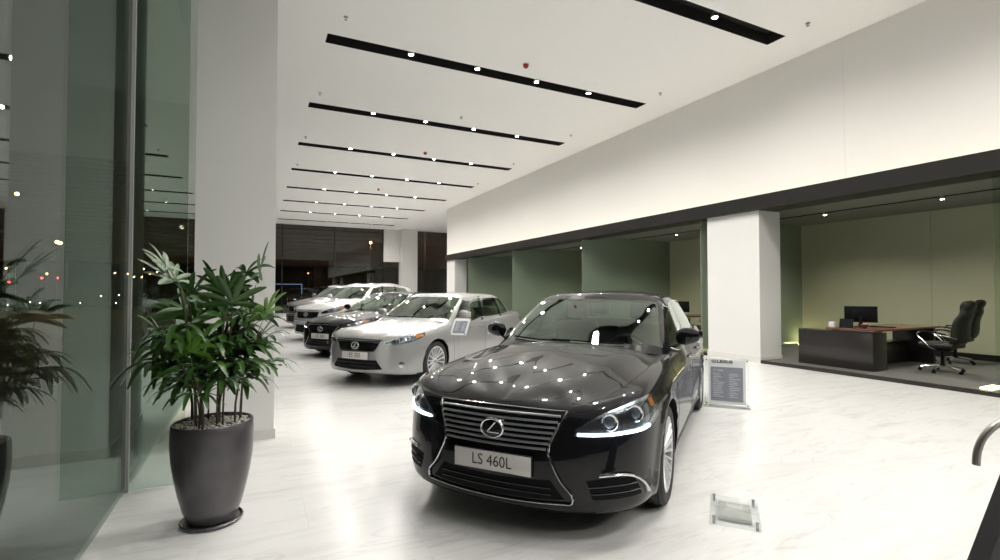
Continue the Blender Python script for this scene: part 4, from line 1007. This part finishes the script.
street('street_lamp', 9.27, 46, 6.0, emis('sodium_lamp_near', (1, .38, .12), 110), .09, 'orange street lamp glowing beyond the rear window', 'street lamp', None)
for (x, y, z, e) in [(9.27, 46, 5.85, 900), (-6, 50, 7, 700), (22, 50, 7, 700)]:  # first is the street lamp's; the other two are added to brighten the building
    ln = bpy.data.lights.new('street_fill_light', 'POINT'); ln.energy = e; ln.color = (1, .62, .42); ln.shadow_soft_size = .15; lo = bpy.data.objects.new('street_fill_light', ln); COL.objects.link(lo); lo.location = (x, y, z)
for k, (x, y, z) in enumerate([(4.2, 50, 3.2), (13.6, 50, 3.3), (19.2, 52, 2.2), (.2, 52, 6.3)]):
    street('wall_lamp_post', x, y, z, emis('dim_orange', (1, .4, .15), 9), .06, 'dim orange lamp seen low through the rear window', 'street lamp', 'dim lamps beyond the rear window')
# street lights on the avenue beyond the left glass wall: (x, y, height)
AV = [(-17.79, 53.15, 9.43, 0), (-14.82, 51.78, 5.51, 0), (-14.6, 51.68, 5.43, 0), (-16.31, 54.81, 2.97, 0), (-16.69, 55.0, 2.62, 1), (-15.46, 54.4, 2.62, 1), (-19.46, 56.35, 3.48, 0), (-19.22, 56.26, 2.28, 1), (-11.08, 52.23, 3.05, 0), (-10.08, 51.74, 2.97, 0), (-9.61, 51.52, 2.71, 0), (-9.0, 51.22, 2.71, 0), (-8.38, 50.91, 2.97, 0), (-8.85, 51.13, 3.4, 0), (-7.85, 50.64, 3.14, 0), (-7.15, 50.3, 3.05, 0), (-7.3, 50.39, 2.37, 0), (-17.59, 55.5, 0.57, 2), (-16.82, 55.12, 0.48, 2), (-12.13, 52.8, 1.08, 2), (-13.74, 53.61, 0.48, 2), (-10.75, 52.12, 1.17, 2), (-19.28, 56.34, 0.31, 2), (-10.97, 52.25, 0.48, 2)]
for (x, y, z, k) in AV:
    if k == 0: street('street_lamp', x, y, z, M_sod, .13 if z > 4.5 else .06, 'orange street lamp on the avenue beyond the left glass wall' if z <= 4.5 else 'bright orange street lamp high beyond the left glass wall', 'street lamp', 'avenue street lamps' if z <= 4.5 else 'bright avenue lamps')
    elif k == 1: street('traffic_signal', x, y, z, M_redl, .09, 'red traffic signal beyond the left glass wall', 'traffic light', 'red signals on the avenue')
    else: street('bollard_light', x, y, z, M_whl, .05, 'low white light on the forecourt beyond the left glass wall', 'bollard light', 'low white forecourt lights')
